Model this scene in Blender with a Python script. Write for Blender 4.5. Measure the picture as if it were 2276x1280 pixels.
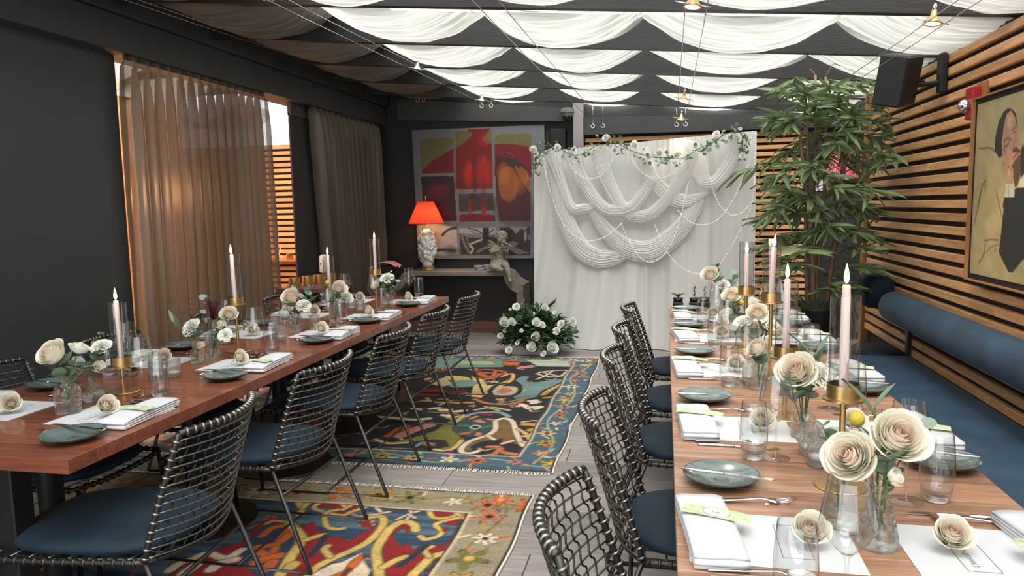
import bpy, math, random
import numpy as np
from mathutils import Vector, Matrix, Euler, noise as mn
R = math.radians; PI = math.pi; sin = math.sin; cos = math.cos
random.seed(7)
for o in list(bpy.data.objects): bpy.data.objects.remove(o)
SC = bpy.context.scene; COL = SC.collection
# ---------------------------------------------------------------- camera
def make_camera():
    yaw, pitch, roll = -0.2059, -0.1098, -0.0202
    f = Vector((sin(yaw)*cos(pitch), cos(yaw)*cos(pitch), sin(pitch)))
    r0 = Vector((cos(yaw), -sin(yaw), 0)); u0 = r0.cross(f)
    r = r0*cos(roll) + u0*sin(roll); u = -r0*sin(roll) + u0*cos(roll)
    cd = bpy.data.cameras.new('camera'); c = bpy.data.objects.new('camera', cd); COL.objects.link(c)
    m = Matrix(((r.x, u.x, -f.x, 0), (r.y, u.y, -f.y, 0), (r.z, u.z, -f.z, 1.45), (0, 0, 0, 1)))
    c.matrix_world = m; cd.sensor_width = 36; cd.lens = 1637/2276*36; cd.clip_start = .02; cd.clip_end = 100
    SC.camera = c
make_camera()
# ---------------------------------------------------------------- world, light, exposure
W = bpy.data.worlds.new('overcast_sky'); SC.world = W; W.use_nodes = True
bg = W.node_tree.nodes['Background']; bg.inputs[0].default_value = (.96, .98, 1, 1); bg.inputs[1].default_value = 2.3
SC.view_settings.view_transform = 'Standard'; SC.view_settings.look = 'None'
SC.view_settings.gamma = 1; SC.view_settings.use_curve_mapping = False
SC.view_settings.exposure = 0.38
SC.cycles.transparent_max_bounces = 40; SC.cycles.max_bounces = 10; SC.cycles.diffuse_bounces = 5
SC.cycles.caustics_refractive = False; SC.cycles.caustics_reflective = False; SC.cycles.sample_clamp_indirect = 6
def lamp(name, typ, loc, energy, color, size=.05, rot=None, **k):
    d = bpy.data.lights.new(name, typ); d.energy = energy; d.color = color
    if typ == 'AREA': d.shape = 'RECTANGLE'; d.size = size; d.size_y = k.get('sy', size)
    elif typ == 'SUN': d.angle = size
    else: d.shadow_soft_size = size
    o = bpy.data.objects.new(name, d); COL.objects.link(o); o.location = loc
    if rot: o.rotation_euler = rot
    return o
# overcast daylight coming down on the glazed roof above the drapes
SUN = lamp('overcast_daylight', 'SUN', (0, 4, 8), 11, (1, .985, .96), R(50), (R(28), R(6), 0))
# warm lamp of the neighbouring dining room, seen through curtain and opening
lamp('neighbour_room_lamp', 'POINT', (-4.55, 6.6, 1.5), 42, (1, .42, .14), .12)
lamp('neighbour_room_wall_lamp', 'POINT', (-4.75, 7.9, .98), 3.5, (1, .33, .08), .04)
lamp('neighbour_room_lamp_near', 'POINT', (-4.1, 4.3, 1.6), 42, (1, .5, .2), .12)
# ---------------------------------------------------------------- helpers
def link(o, parent=None):
    COL.objects.link(o)
    if parent: o.parent = parent
    return o
def tag(o, label=None, cat=None, group=None, kind=None):
    if label: o['label'] = label
    if cat: o['category'] = cat
    if group: o['group'] = group
    if kind: o['kind'] = kind
    return o
def empty(name, loc=(0, 0, 0), rz=0, label=None, cat=None, group=None):
    o = bpy.data.objects.new(name, None); o.empty_display_size = .05; COL.objects.link(o)
    o.location = loc; o.rotation_euler = (0, 0, rz) if not isinstance(rz, tuple) else rz
    return tag(o, label, cat, group)
def dup(o, parent=None, loc=None, rz=None, label=None, scale=None):
    c = o.copy(); COL.objects.link(c); c.parent = parent
    if loc is not None: c.location = loc
    if rz is not None: c.rotation_euler = (0, 0, rz) if not isinstance(rz, tuple) else rz
    if scale is not None: c.scale = scale if isinstance(scale, tuple) else (scale,)*3
    if label: c['label'] = label
    for ch in list(o.children): dup(ch, c)
    return c
class MB:
    def __init__(s): s.v = []; s.f = []; s.n = 0
    def add(s, vs, fs):
        n = s.n; s.v.extend([tuple(map(float, v)) for v in vs]); s.f.extend([tuple(i+n for i in f) for f in fs]); s.n += len(vs); return s
    def box(s, x0, x1, y0, y1, z0, z1, M=None):
        vs = [(x0,y0,z0),(x1,y0,z0),(x1,y1,z0),(x0,y1,z0),(x0,y0,z1),(x1,y0,z1),(x1,y1,z1),(x0,y1,z1)]
        if M: vs = [M @ Vector(v) for v in vs]
        return s.add(vs, [(0,3,2,1),(4,5,6,7),(0,1,5,4),(1,2,6,5),(2,3,7,6),(3,0,4,7)])
    def bbox(s, x0, x1, y0, y1, z0, z1, b=.003, M=None):
        # bevelled box: top and bottom rims drawn in, vertical edges chamfered
        def ring(z, i):
            a = b
            return [(x0+i+a,y0+i,z),(x1-i-a,y0+i,z),(x1-i,y0+i+a,z),(x1-i,y1-i-a,z),(x1-i-a,y1-i,z),(x0+i+a,y1-i,z),(x0+i,y1-i-a,z),(x0+i,y0+i+a,z)]
        vs = ring(z0, b)+ring(z0+b, 0)+ring(z1-b, 0)+ring(z1, b)
        if M: vs = [M @ Vector(v) for v in vs]
        fs = [tuple(range(7,-1,-1)), tuple(range(24,32))]
        for k in range(3):
            for i in range(8): j = (i+1) % 8; fs.append((k*8+i, k*8+j, k*8+8+j, k*8+8+i))
        return s.add(vs, fs)
    def tube(s, pts, r, n=6, cap=True):
        P = [Vector(p) for p in pts]; m = len(P); vs = []
        rr = r if hasattr(r, '__len__') else [r]*m
        T0 = (P[1]-P[0]).normalized(); ref = Vector((0,0,1)) if abs(T0.z) < .9 else Vector((1,0,0))
        N = T0.cross(ref).normalized()
        for i in range(m):
            T = (P[min(i+1,m-1)]-P[max(i-1,0)]).normalized()
            N = (N - T*N.dot(T)); N = N.normalized() if N.length > 1e-6 else T.orthogonal().normalized()
            B = T.cross(N)
            for k in range(n):
                a = 2*PI*k/n; vs.append(P[i]+(N*cos(a)+B*sin(a))*rr[i])
        fs = [(i*n+k, i*n+(k+1)%n, (i+1)*n+(k+1)%n, (i+1)*n+k) for i in range(m-1) for k in range(n)]
        if cap: fs += [tuple(range(n-1,-1,-1)), tuple(range((m-1)*n, m*n))]
        return s.add(vs, fs)
    def lathe(s, prof, n=24, c=(0,0,0), M=None, closed=False):
        vs = []
        for r, z in prof:
            for k in range(n):
                a = 2*PI*k/n; v = Vector((c[0]+r*cos(a), c[1]+r*sin(a), c[2]+z)); vs.append(M @ v if M else v)
        m = len(prof); fs = [(i*n+k, i*n+(k+1)%n, (i+1)*n+(k+1)%n, (i+1)*n+k) for i in range(m-1) for k in range(n)]
        if prof[0][0] > 1e-4 and not closed and prof[0][0] < 0: pass
        return s.add(vs, fs)
    def grid(s, nu, nv, fn):
        vs = [fn(i/nu, j/nv) for j in range(nv+1) for i in range(nu+1)]
        return s.add(vs, [(j*(nu+1)+i, j*(nu+1)+i+1, (j+1)*(nu+1)+i+1, (j+1)*(nu+1)+i) for j in range(nv) for i in range(nu)])
    def prism(s, poly, y0, y1, axis='y'):
        n = len(poly)
        if axis == 'y': vs = [(p[0], y0, p[1]) for p in poly]+[(p[0], y1, p[1]) for p in poly]
        elif axis == 'x': vs = [(y0, p[0], p[1]) for p in poly]+[(y1, p[0], p[1]) for p in poly]
        else: vs = [(p[0], p[1], y0) for p in poly]+[(p[0], p[1], y1) for p in poly]
        return s.add(vs, [tuple(range(n)), tuple(range(2*n-1, n-1, -1))]+[(i, (i+1)%n+0, n+(i+1)%n, n+i)[::-1] for i in range(n)])
    def sphere(s, c, r, n=8, m=6, sq=(1,1,1)):
        prof = [(max(1e-5, sin(PI*j/m)), -cos(PI*j/m)) for j in range(m+1)]
        vs = []
        for pr, pz in prof:
            for k in range(n):
                a = 2*PI*k/n; vs.append((c[0]+r*pr*cos(a)*sq[0], c[1]+r*pr*sin(a)*sq[1], c[2]+r*pz*sq[2]))
        return s.add(vs, [(i*n+k, i*n+(k+1)%n, (i+1)*n+(k+1)%n, (i+1)*n+k) for i in range(m) for k in range(n)])
    def join(s, o, M=None):
        return s.add([M @ Vector(v) for v in o.v] if M else o.v, o.f)
    def mesh(s, name, mat, smooth=True):
        me = bpy.data.meshes.new(name); me.from_pydata(s.v, [], s.f); me.validate(clean_customdata=False)
        me.polygons.foreach_set('use_smooth', [smooth]*len(me.polygons))
        if mat: me.materials.append(mat)
        return me
    def build(s, name, mat, parent=None, smooth=True, auto=None, **t):
        me = s.mesh(name, mat, smooth)
        if auto is not None:
            import bmesh
            b = bmesh.new(); b.from_mesh(me); b.normal_update()
            for e in b.edges:
                if len(e.link_faces) == 2 and e.calc_face_angle(0) > R(auto): e.smooth = False
            b.to_mesh(me); b.free()
        o = bpy.data.objects.new(name, me); link(o, parent)
        return tag(o, **t)
def fixnormals(o):
    import bmesh
    b = bmesh.new(); b.from_mesh(o.data); bmesh.ops.recalc_face_normals(b, faces=b.faces); b.to_mesh(o.data); b.free(); return o
def inst(me, name, parent=None, loc=(0,0,0), rot=(0,0,0), sc=(1,1,1), **t):
    o = bpy.data.objects.new(name, me); link(o, parent); o.location = loc; o.rotation_euler = rot
    o.scale = sc if isinstance(sc, (tuple, list)) else (sc,)*3
    return tag(o, **t)
def bez(pts, n=12):
    # Catmull-Rom through points
    P = [Vector(p) for p in pts]; P = [P[0]*2-P[1]]+P+[P[-1]*2-P[-2]]; out = []
    for i in range(1, len(P)-2):
        for k in range(n):
            t = k/n; a, b, c, d = P[i-1], P[i], P[i+1], P[i+2]
            out.append(.5*((2*b)+(c-a)*t+(2*a-5*b+4*c-d)*t*t+(3*b-a-3*c+d)*t**3))
    out.append(P[-2]); return out
# ---------------------------------------------------------------- materials
def nt(m): return m.node_tree.nodes, m.node_tree.links
def P(name, col, rough=.5, metal=0, var=0, vscale=20, bump=0, bscale=60, stretch=None, rnd=0, spec=.5, sheen=0, emit=None, es=0, coat=0, sss=0, trans=0, col2=None, attr=None):
    m = bpy.data.materials.new(name); m.use_nodes = True; N, L = nt(m); b = N['Principled BSDF']
    b.inputs['Base Color'].default_value = (*col, 1); b.inputs['Roughness'].default_value = rough; b.inputs['Metallic'].default_value = metal
    b.inputs['Specular IOR Level'].default_value = spec; b.inputs['Sheen Weight'].default_value = sheen; b.inputs['Coat Weight'].default_value = coat
    if sss: b.inputs['Subsurface Weight'].default_value = sss; b.inputs['Subsurface Radius'].default_value = (.02, .01, .008); b.inputs['Subsurface Scale'].default_value = .5
    if emit: b.inputs['Emission Color'].default_value = (*emit, 1); b.inputs['Emission Strength'].default_value = es
    vec = None
    if var or bump or col2:
        tc = N.new('ShaderNodeTexCoord'); mp = N.new('ShaderNodeMapping'); L.new(tc.outputs['Object'], mp.inputs['Vector'])
        if stretch: mp.inputs['Scale'].default_value = stretch
        if rnd is not None:
            oi = N.new('ShaderNodeObjectInfo'); mu = N.new('ShaderNodeVectorMath'); mu.operation = 'SCALE'; mu.inputs[0].default_value = (37, 19, 53)
            L.new(oi.outputs['Random'], mu.inputs['Scale']); L.new(mu.outputs[0], mp.inputs['Location'])
        vec = mp.outputs['Vector']
    last = None
    if attr:
        at = N.new('ShaderNodeAttribute'); at.attribute_name = attr; last = at.outputs['Color']
    if var or col2:
        no = N.new('ShaderNodeTexNoise'); no.inputs['Scale'].default_value = vscale; no.inputs['Detail'].default_value = 6; L.new(vec, no.inputs['Vector'])
        rp = N.new('ShaderNodeValToRGB'); rp.color_ramp.elements[0].position = .3; rp.color_ramp.elements[1].position = .7
        c2 = col2 or tuple(min(1, c*(1+var)) for c in col); c1 = col if col2 else tuple(c*(1-var) for c in col)
        rp.color_ramp.elements[0].color = (*c1, 1); rp.color_ramp.elements[1].color = (*c2, 1)
        L.new(no.outputs['Fac'], rp.inputs['Fac'])
        if last:
            mx = N.new('ShaderNodeMix'); mx.data_type = 'RGBA'; mx.blend_type = 'MULTIPLY'; mx.inputs['Factor'].default_value = 1
            L.new(last, mx.inputs[6]); L.new(rp.outputs['Color'], mx.inputs[7]); last = mx.outputs[2]
        else: last = rp.outputs['Color']
    if rnd:
        oi = N.new('ShaderNodeObjectInfo'); hs = N.new('ShaderNodeHueSaturation'); mr = N.new('ShaderNodeMapRange')
        mr.inputs['To Min'].default_value = 1-rnd; mr.inputs['To Max'].default_value = 1+rnd
        L.new(oi.outputs['Random'], mr.inputs['Value']); L.new(mr.outputs['Result'], hs.inputs['Value'])
        if last: L.new(last, hs.inputs['Color'])
        else: hs.inputs['Color'].default_value = (*col, 1)
        last = hs.outputs['Color']
    if last: L.new(last, b.inputs['Base Color'])
    if bump:
        n2 = N.new('ShaderNodeTexNoise'); n2.inputs['Scale'].default_value = bscale; n2.inputs['Detail'].default_value = 4; L.new(vec, n2.inputs['Vector'])
        bp = N.new('ShaderNodeBump'); bp.inputs['Strength'].default_value = bump; bp.inputs['Distance'].default_value = .01
        L.new(n2.outputs['Fac'], bp.inputs['Height']); L.new(bp.outputs['Normal'], b.inputs['Normal'])
    if trans:
        # fabric/leaf that lets light through
        out = N['Material Output']; tr = N.new('ShaderNodeBsdfTranslucent'); mx = N.new('ShaderNodeMixShader'); mx.inputs[0].default_value = trans
        if last: L.new(last, tr.inputs['Color'])
        else: tr.inputs['Color'].default_value = (*col, 1)
        L.new(b.outputs[0], mx.inputs[1]); L.new(tr.outputs[0], mx.inputs[2]); L.new(mx.outputs[0], out.inputs['Surface'])
    m['bsdf'] = 1
    return m
def sheer(m, fac):
    N, L = nt(m); out = N['Material Output']; src = out.inputs['Surface'].links[0].from_socket
    t = N.new('ShaderNodeBsdfTransparent'); mx = N.new('ShaderNodeMixShader'); mx.inputs[0].default_value = fac
    L.new(src, mx.inputs[1]); L.new(t.outputs[0], mx.inputs[2]); L.new(mx.outputs[0], out.inputs['Surface']); return m
def glass(name, tint=(.97, .98, .98), rough=0, edge=1.0, bump=0, bscale=120, ior=1.5, stretch=None, refr=0):
    # thin clear wall: transparent, with Fresnel reflection, a little darker where seen edge-on
    m = bpy.data.materials.new(name); m.use_nodes = True; N, L = nt(m); N.remove(N['Principled BSDF']); out = N['Material Output']
    t = N.new('ShaderNodeBsdfTransparent'); g = N.new('ShaderNodeBsdfGlossy'); g.inputs['Roughness'].default_value = rough
    l2 = N.new('ShaderNodeLayerWeight'); l2.inputs['Blend'].default_value = .5
    pw = N.new('ShaderNodeMath'); pw.operation = 'POWER'; pw.inputs[1].default_value = 4; L.new(l2.outputs['Facing'], pw.inputs[0])
    fr = N.new('ShaderNodeMath'); fr.operation = 'MULTIPLY_ADD'; fr.inputs[1].default_value = .9; fr.inputs[2].default_value = .07; L.new(pw.outputs[0], fr.inputs[0])
    lw = N.new('ShaderNodeLayerWeight'); lw.inputs['Blend'].default_value = .35
    rp = N.new('ShaderNodeValToRGB'); rp.color_ramp.elements[0].position = .55; rp.color_ramp.elements[0].color = (*tint, 1)
    rp.color_ramp.elements[1].position = 1; e = 1-.55*edge; rp.color_ramp.elements[1].color = (e*tint[0], e*tint[1], e*tint[2], 1)
    L.new(lw.outputs['Facing'], rp.inputs['Fac']); L.new(rp.outputs['Color'], t.inputs['Color'])
    mx = N.new('ShaderNodeMixShader'); L.new(fr.outputs[0], mx.inputs[0]); L.new(t.outputs[0], mx.inputs[1]); L.new(g.outputs[0], mx.inputs[2])
    res = mx.outputs[0]
    if refr:
        rf = N.new('ShaderNodeBsdfGlass'); rf.inputs['IOR'].default_value = 1.3; rf.inputs['Roughness'].default_value = .02
        m2 = N.new('ShaderNodeMixShader'); m2.inputs[0].default_value = refr; L.new(res, m2.inputs[1]); L.new(rf.outputs[0], m2.inputs[2]); res = m2.outputs[0]
    if bump:
        tc = N.new('ShaderNodeTexCoord'); mp = N.new('ShaderNodeMapping'); L.new(tc.outputs['Object'], mp.inputs['Vector'])
        if stretch: mp.inputs['Scale'].default_value = stretch
        no = N.new('ShaderNodeTexVoronoi'); no.inputs['Scale'].default_value = bscale; L.new(mp.outputs[0], no.inputs['Vector'])
        bp = N.new('ShaderNodeBump'); bp.inputs['Strength'].default_value = bump; bp.inputs['Distance'].default_value = .004
        L.new(no.outputs['Distance'], bp.inputs['Height'])
        for q in [g, l2]+([rf] if refr else []): L.new(bp.outputs['Normal'], q.inputs['Normal'])
    L.new(res, out.inputs['Surface']); return m
M = {}
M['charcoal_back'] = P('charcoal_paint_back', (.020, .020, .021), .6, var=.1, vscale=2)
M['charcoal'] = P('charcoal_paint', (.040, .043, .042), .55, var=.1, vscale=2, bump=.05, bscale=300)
M['black_beam'] = P('black_stained_beam', (.016, .015, .015), .42, var=.3, vscale=6, stretch=(.3, 3, 3), bump=.15, bscale=40)
M['black'] = P('black_void', (.006, .006, .006), .8)
M['floor'] = P('grey_brown_plank', (.245, .222, .208), .42, var=.22, vscale=14, stretch=(.35, 3, 1), rnd=.22, bump=.12, bscale=40, spec=.4)
M['grout'] = P('floor_joint', (.03, .027, .025), .8)
def wood(name, c1, c2, rough, axis, rnd=.12, scale=5, bump=.08, coat=0):
    m = bpy.data.materials.new(name); m.use_nodes = True; N, L = nt(m); b = N['Principled BSDF']; b.inputs['Roughness'].default_value = rough; b.inputs['Coat Weight'].default_value = coat
    b.inputs['Specular IOR Level'].default_value = .35
    tc = N.new('ShaderNodeTexCoord'); mp = N.new('ShaderNodeMapping'); L.new(tc.outputs['Object'], mp.inputs['Vector'])
    s = [1., 1., 1.]
    for i in range(3): s[i] = .06 if i == axis else 1.
    mp.inputs['Scale'].default_value = s
    oi = N.new('ShaderNodeObjectInfo'); mu = N.new('ShaderNodeVectorMath'); mu.operation = 'SCALE'; mu.inputs[0].default_value = (17, 29, 11)
    L.new(oi.outputs['Random'], mu.inputs['Scale']); L.new(mu.outputs[0], mp.inputs['Location'])
    n1 = N.new('ShaderNodeTexNoise'); n1.inputs['Scale'].default_value = scale*3; n1.inputs['Detail'].default_value = 3; n1.inputs['Distortion'].default_value = 1.5; L.new(mp.outputs[0], n1.inputs['Vector'])
    n2 = N.new('ShaderNodeTexNoise'); n2.inputs['Scale'].default_value = scale*28; n2.inputs['Detail'].default_value = 6; L.new(mp.outputs[0], n2.inputs['Vector'])
    ad = N.new('ShaderNodeMath'); ad.operation = 'MULTIPLY_ADD'; L.new(n2.outputs['Fac'], ad.inputs[0]); ad.inputs[1].default_value = .45; 
    sb = N.new('ShaderNodeMath'); sb.operation = 'MULTIPLY'; L.new(n1.outputs['Fac'], sb.inputs[0]); sb.inputs[1].default_value = .55; L.new(sb.outputs[0], ad.inputs[2])
    rp = N.new('ShaderNodeValToRGB'); rp.color_ramp.elements[0].position = .36; rp.color_ramp.elements[1].position = .62
    rp.color_ramp.elements[0].color = (*c1, 1); rp.color_ramp.elements[1].color = (*c2, 1); L.new(ad.outputs[0], rp.inputs['Fac'])
    hs = N.new('ShaderNodeHueSaturation'); mr = N.new('ShaderNodeMapRange'); mr.inputs['To Min'].default_value = 1-rnd; mr.inputs['To Max'].default_value = 1+rnd
    L.new(oi.outputs['Random'], mr.inputs['Value']); L.new(mr.outputs['Result'], hs.inputs['Value']); L.new(rp.outputs[0], hs.inputs['Color']); L.new(hs.outputs[0], b.inputs['Base Color'])
    bp = N.new('ShaderNodeBump'); bp.inputs['Strength'].default_value = bump; bp.inputs['Distance'].default_value = .004; L.new(ad.outputs[0], bp.inputs['Height']); L.new(bp.outputs[0], b.inputs['Normal'])
    return m
M['slat'] = wood('cedar_slat', (.50, .25, .10), (.80, .47, .23), .45, 1, .16)
M['slat_x'] = wood('cedar_slat_across', (.60, .29, .12), (.84, .46, .21), .5, 0, .12)
M['table_r'] = wood('walnut_top', (.22, .105, .06), (.42, .245, .155), .33, 0, .14, coat=.1)
M['table_l'] = wood('red_walnut_top', (.15, .045, .024), (.24, .08, .042), .26, 0, .14, coat=.2)
M['console'] = wood('weathered_grey_wood', (.13, .11, .09), (.27, .24, .2), .6, 0, .05)
M['sidewood'] = wood('brown_side_table_wood', (.11, .05, .035), (.22, .11, .08), .4, 0, .05)
M['post'] = wood('honey_wood_post', (.30, .14, .045), (.45, .22, .08), .45, 2, .05)
M['gunmetal'] = P('gunmetal_rod', (.062, .058, .053), .40, .85, var=.2, vscale=60)
M['wire'] = P('grey_wire', (.20, .195, .185), .34, .9)
M['cushion'] = P('navy_velvet', (.006, .018, .031), .65, var=.3, vscale=7, bump=.12, bscale=18, sheen=.03, spec=.25)
M['leather'] = P('petrol_blue_velvet', (.024, .055, .098), .55, var=.3, vscale=5, bump=.15, bscale=10, sheen=.04, spec=.3)
M['blackmetal'] = P('matt_black_metal', (.012, .012, .013), .45, .3)
M['brass'] = P('satin_brass', (.60, .40, .16), .3, .9, var=.06, vscale=30)
M['steel'] = P('polished_steel', (.72, .71, .70), .13, 1)
M['wax'] = P('pale_pink_wax', (.66, .47, .42), .45, sss=.3)
M['paper'] = P('white_menu_card', (.58, .60, .62), .6, bump=.02)
M['linen'] = P('white_linen', (.60, .61, .65), .8, bump=.1, bscale=500, sheen=.2)
M['card'] = P('leafy_name_card', (.33, .43, .22), .6, col2=(.60, .66, .47), vscale=75)
M['cardplain'] = P('name_card_oval', (.62, .67, .54), .6)
M['ink'] = P('grey_ink', (.12, .13, .14), .6)
M['greenink'] = P('green_ink', (.22, .32, .16), .6)
M['plate'] = P('grey_green_glaze', (.060, .085, .082), .16, var=.3, vscale=26, coat=.5, rnd=.08)
M['plate2'] = P('pale_grey_glaze_ring', (.13, .175, .17), .16, var=.2, vscale=26, coat=.5)
M['glass'] = glass('clear_glass', edge=1.35); M['tubeglass'] = glass('candle_tube_glass', (.94, .95, .95), edge=1.2)
M['cut'] = glass('cut_glass', (.92, .95, .95), .02, .9, bump=1.0, bscale=70, refr=.35)
M['rib'] = glass('ribbed_glass', (.93, .95, .94), .02, .9, bump=.6, bscale=60, stretch=(3, 3, .15), refr=.3)
M['thickglass'] = glass('thick_glass_base', (.95, .96, .96), .0, .8, refr=.7)
M['leaf_euc'] = P('eucalyptus_leaf', (.16, .24, .15), .5, rnd=.25, trans=.2)
M['leaf_silver'] = P('silver_dollar_leaf', (.24, .32, .26), .55, rnd=.2, trans=.2)
M['leaf_dark'] = P('dark_green_leaf', (.055, .12, .045), .45, rnd=.35, trans=.15)
M['leaf_bamboo'] = P('bamboo_leaf', (.22, .30, .14), .40, rnd=.45, trans=.25)
M['stemgreen'] = P('green_stem', (.10, .16, .05), .55)
M['stemred'] = P('dark_red_stem', (.22, .02, .02), .5)
M['cane'] = P('brown_cane', (.20, .12, .075), .6, var=.3, vscale=20, bump=.2)
M['rose'] = P('cream_rose_petal', (.84, .80, .68), .6, rnd=.05, trans=.2)
M['rosepink'] = P('blush_rose_petal', (.84, .76, .66), .6, rnd=.05, trans=.25)
M['rosecore'] = P('peach_rose_heart', (.82, .66, .53), .6, rnd=.05, trans=.25)
M['whitepetal'] = P('white_petal', (.88, .89, .82), .6, rnd=.05, trans=.25)
M['yellow'] = P('yellow_craspedia', (.70, .52, .06), .8, var=.35, vscale=260, bump=.5, bscale=300)
M['protea'] = P('dark_protea', (.10, .022, .022), .55, rnd=.2, trans=.1)
M['curtain'] = P('taupe_satin', (.17, .135, .098), .34, spec=.5, sheen=.3, trans=.3)
sheer(M['curtain'], .22)
M['voile'] = P('white_chiffon', (.80, .80, .785), .8, trans=.3); sheer(M['voile'], .12); M['backcloth'] = P('ivory_backdrop_cloth', (.56, .555, .535), .85, bump=.02, bscale=200)
M['drape'] = P('unbleached_muslin', (.39, .385, .35), .9, trans=.5, bump=.12, bscale=90, var=.2, vscale=7, stretch=(.3, 5, .3))  # streaked tone puts the shade of fold creases into the cloth colour
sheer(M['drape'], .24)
M['pearl'] = P('pearl', (.92, .91, .88), .25, spec=.7)
M['redshade'] = P('pleated_red_silk', (.60, .075, .04), .6, trans=.55)
M['porcelain'] = P('glazed_porcelain', (.72, .70, .66), .25, var=.08, vscale=30)
M['stone'] = P('aged_grey_green_plaster', (.235, .225, .175), .75, var=.3, vscale=35, bump=.4, bscale=80)
M['coaster'] = P('grey_stone_disc', (.26, .28, .26), .6, var=.15, vscale=40)
M['redplastic'] = P('red_alarm_plastic', (.42, .02, .03), .35)
M['greyplastic'] = P('grey_camera_plastic', (.13, .15, .15), .4); M['white'] = P('white_paint', (.75, .75, .74), .5)
M['soil'] = P('brown_coir', (.16, .09, .045), .95, var=.5, vscale=60, bump=1, bscale=80)
M['chrome'] = P('chrome', (.8, .8, .8), .08, 1); M['pinkcloth'] = P('pink_napkin', (.55, .22, .20), .8)
M['fringe'] = P('cream_fringe', (.62, .57, .48), .9)
def flame_mat():
    m = bpy.data.materials.new('candle_flame'); m.use_nodes = True; N, L = nt(m); N.remove(N['Principled BSDF'])
    e = N.new('ShaderNodeEmission'); tc = N.new('ShaderNodeTexCoord'); sp = N.new('ShaderNodeSeparateXYZ'); L.new(tc.outputs['Generated'], sp.inputs[0])
    rp = N.new('ShaderNodeValToRGB'); rp.color_ramp.elements[0].color = (1, .72, .35, 1); rp.color_ramp.elements[1].color = (1, .42, .10, 1); rp.color_ramp.elements[0].position = .3
    L.new(sp.outputs['Z'], rp.inputs['Fac']); L.new(rp.outputs[0], e.inputs['Color']); e.inputs['Strength'].default_value = 9
    L.new(e.outputs[0], N['Material Output'].inputs['Surface']); m.cycles.emission_sampling = 'NONE'; return m
M['flame'] = flame_mat()
def emis(name, c, s):
    m = bpy.data.materials.new(name); m.use_nodes = True; N, L = nt(m); N.remove(N['Principled BSDF']); e = N.new('ShaderNodeEmission')
    e.inputs[0].default_value = (*c, 1); e.inputs[1].default_value = s; L.new(e.outputs[0], N['Material Output'].inputs['Surface']); return m
M['bulb'] = emis('lit_halogen', (1, .75, .4), 7)
M['neon'] = emis('warm_light_strip', (1, .86, .45), 5)
# ================================================================ SETTING
def struct(name, mb, mat, parent=None, smooth=False, **k):
    o = mb.build(name, mat, parent, smooth, **k)
    if parent is None: o['kind'] = 'structure'
    return o
XL, XR, YB = -3.25, 1.55, 8.25
fl = struct('floor', MB().box(-6, 2.4, -1.2, 10.2, -.05, -.006), M['grout'])
pm = MB().bbox(-.598, .598, -.1125, .1125, -.01, 0, .0025).mesh('plank', M['floor'], False)
r = 0
y = .62
while y < 8.25:
    x = -3.25 + (-.9 if r % 3 == 0 else -.3 if r % 3 == 1 else -.6)
    while x < 1.6:
        if y > 1.2: inst(pm, 'plank', fl, (x+.6, y+.114, 0))
        x += 1.2
    y += .2285; r += 1
# ---- left side: solid charcoal wall, opening, dark panel behind the second curtain, header beam
struct('wall_left', MB().box(-3.45, XL-.03, -1.2, 4.02, 0, 2.9), M['charcoal'])
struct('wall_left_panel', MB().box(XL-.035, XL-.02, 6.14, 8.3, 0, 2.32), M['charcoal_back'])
struct('trim_1', MB().box(XL-.04, XL-.005, 6.14, 8.3, 2.30, 2.46), M['charcoal'])
hd = struct('header_beam', MB().bbox(-3.42, -3.16, -1.2, 8.25, 2.41, 2.62, .004), M['charcoal'])
struct('header_fascia', MB().bbox(-3.42, -3.125, -1.2, 8.25, 2.625, 3.0, .004), M['charcoal'])
# ---- back wall
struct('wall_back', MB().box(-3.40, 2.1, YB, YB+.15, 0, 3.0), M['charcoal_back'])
struct('trim_2', MB().bbox(-3.1, -.98, YB-.05, YB+.01, 2.50, 2.76, .004), M['black_beam'])
tb = MB()
for (xa, xb) in ((-3.0, -.98),):
    tb.prism([(xa, 2.36+.10), (xb, 2.36), (xb, 2.50), (xa, 2.70)], YB-.09, YB-.0)
struct('trim_3', tb, M['charcoal'])
struct('baseboard_back', MB().bbox(-3.2, -.9, YB-.02, YB, 0, .13, .003), M['sidewood'])
struct('column_back', MB().bbox(-.98, -.87, YB-.16, YB-.02, 2.05, 2.62, .004), P('pale_grey_column', (.30, .28, .28), .5))
bwall = struct('wall_back_slatted', MB().box(-.86, 1.45, YB-.03, YB-.005, 0, 2.2), M['black'])
sm = MB().bbox(-1.155, 1.155, -.014, .014, -.021, .021, .003).mesh('slat', M['slat_x'], False)
for k in range(31):
    z = 2.155-.0695*k
    if z > .03: inst(sm, 'slat', bwall, (.295, YB-.045, z))
struct('wall_recess', MB().box(2.02, 2.12, 6.15, 8.3, 0, 3), P('grey_recess_paint', (.14, .13, .125), .6))
struct('trim_post', MB().bbox(1.52, 1.64, 6.22, 6.29, 0, 2.62, .003), M['post'])
struct('trim_recess_return', MB().box(1.64, 2.12, 6.2, 6.28, 0, 3), M['charcoal'])
# ---- right wall: black board carrying horizontal cedar slats, each course in two lengths
rw = struct('wall_right', MB().box(XR+.03, XR+.12, -1.2, 6.24, 0, 2.62), M['black'])
m1 = {}
k = 0
z = 2.225
while z > .40:
    js = random.choice([(6.22, 3.9, 1.5, -1.2), (6.22, 4.9, 2.5, -1.2), (6.22, 4.3, 1.9, -1.2), (6.22, 3.2, .8, -1.2)])
    for a, b in zip(js[:-1], js[1:]):
        ln = round(a-b, 2)
        if ln not in m1: m1[ln] = MB().bbox(-.015, .015, -ln/2+.001, ln/2-.001, -.0225, .0225, .0035).mesh('slat', M['slat'], False)
        inst(m1[ln], 'slat', rw, (XR+.015, (a+b)/2, z))
    z -= .0735; k += 1
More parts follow.
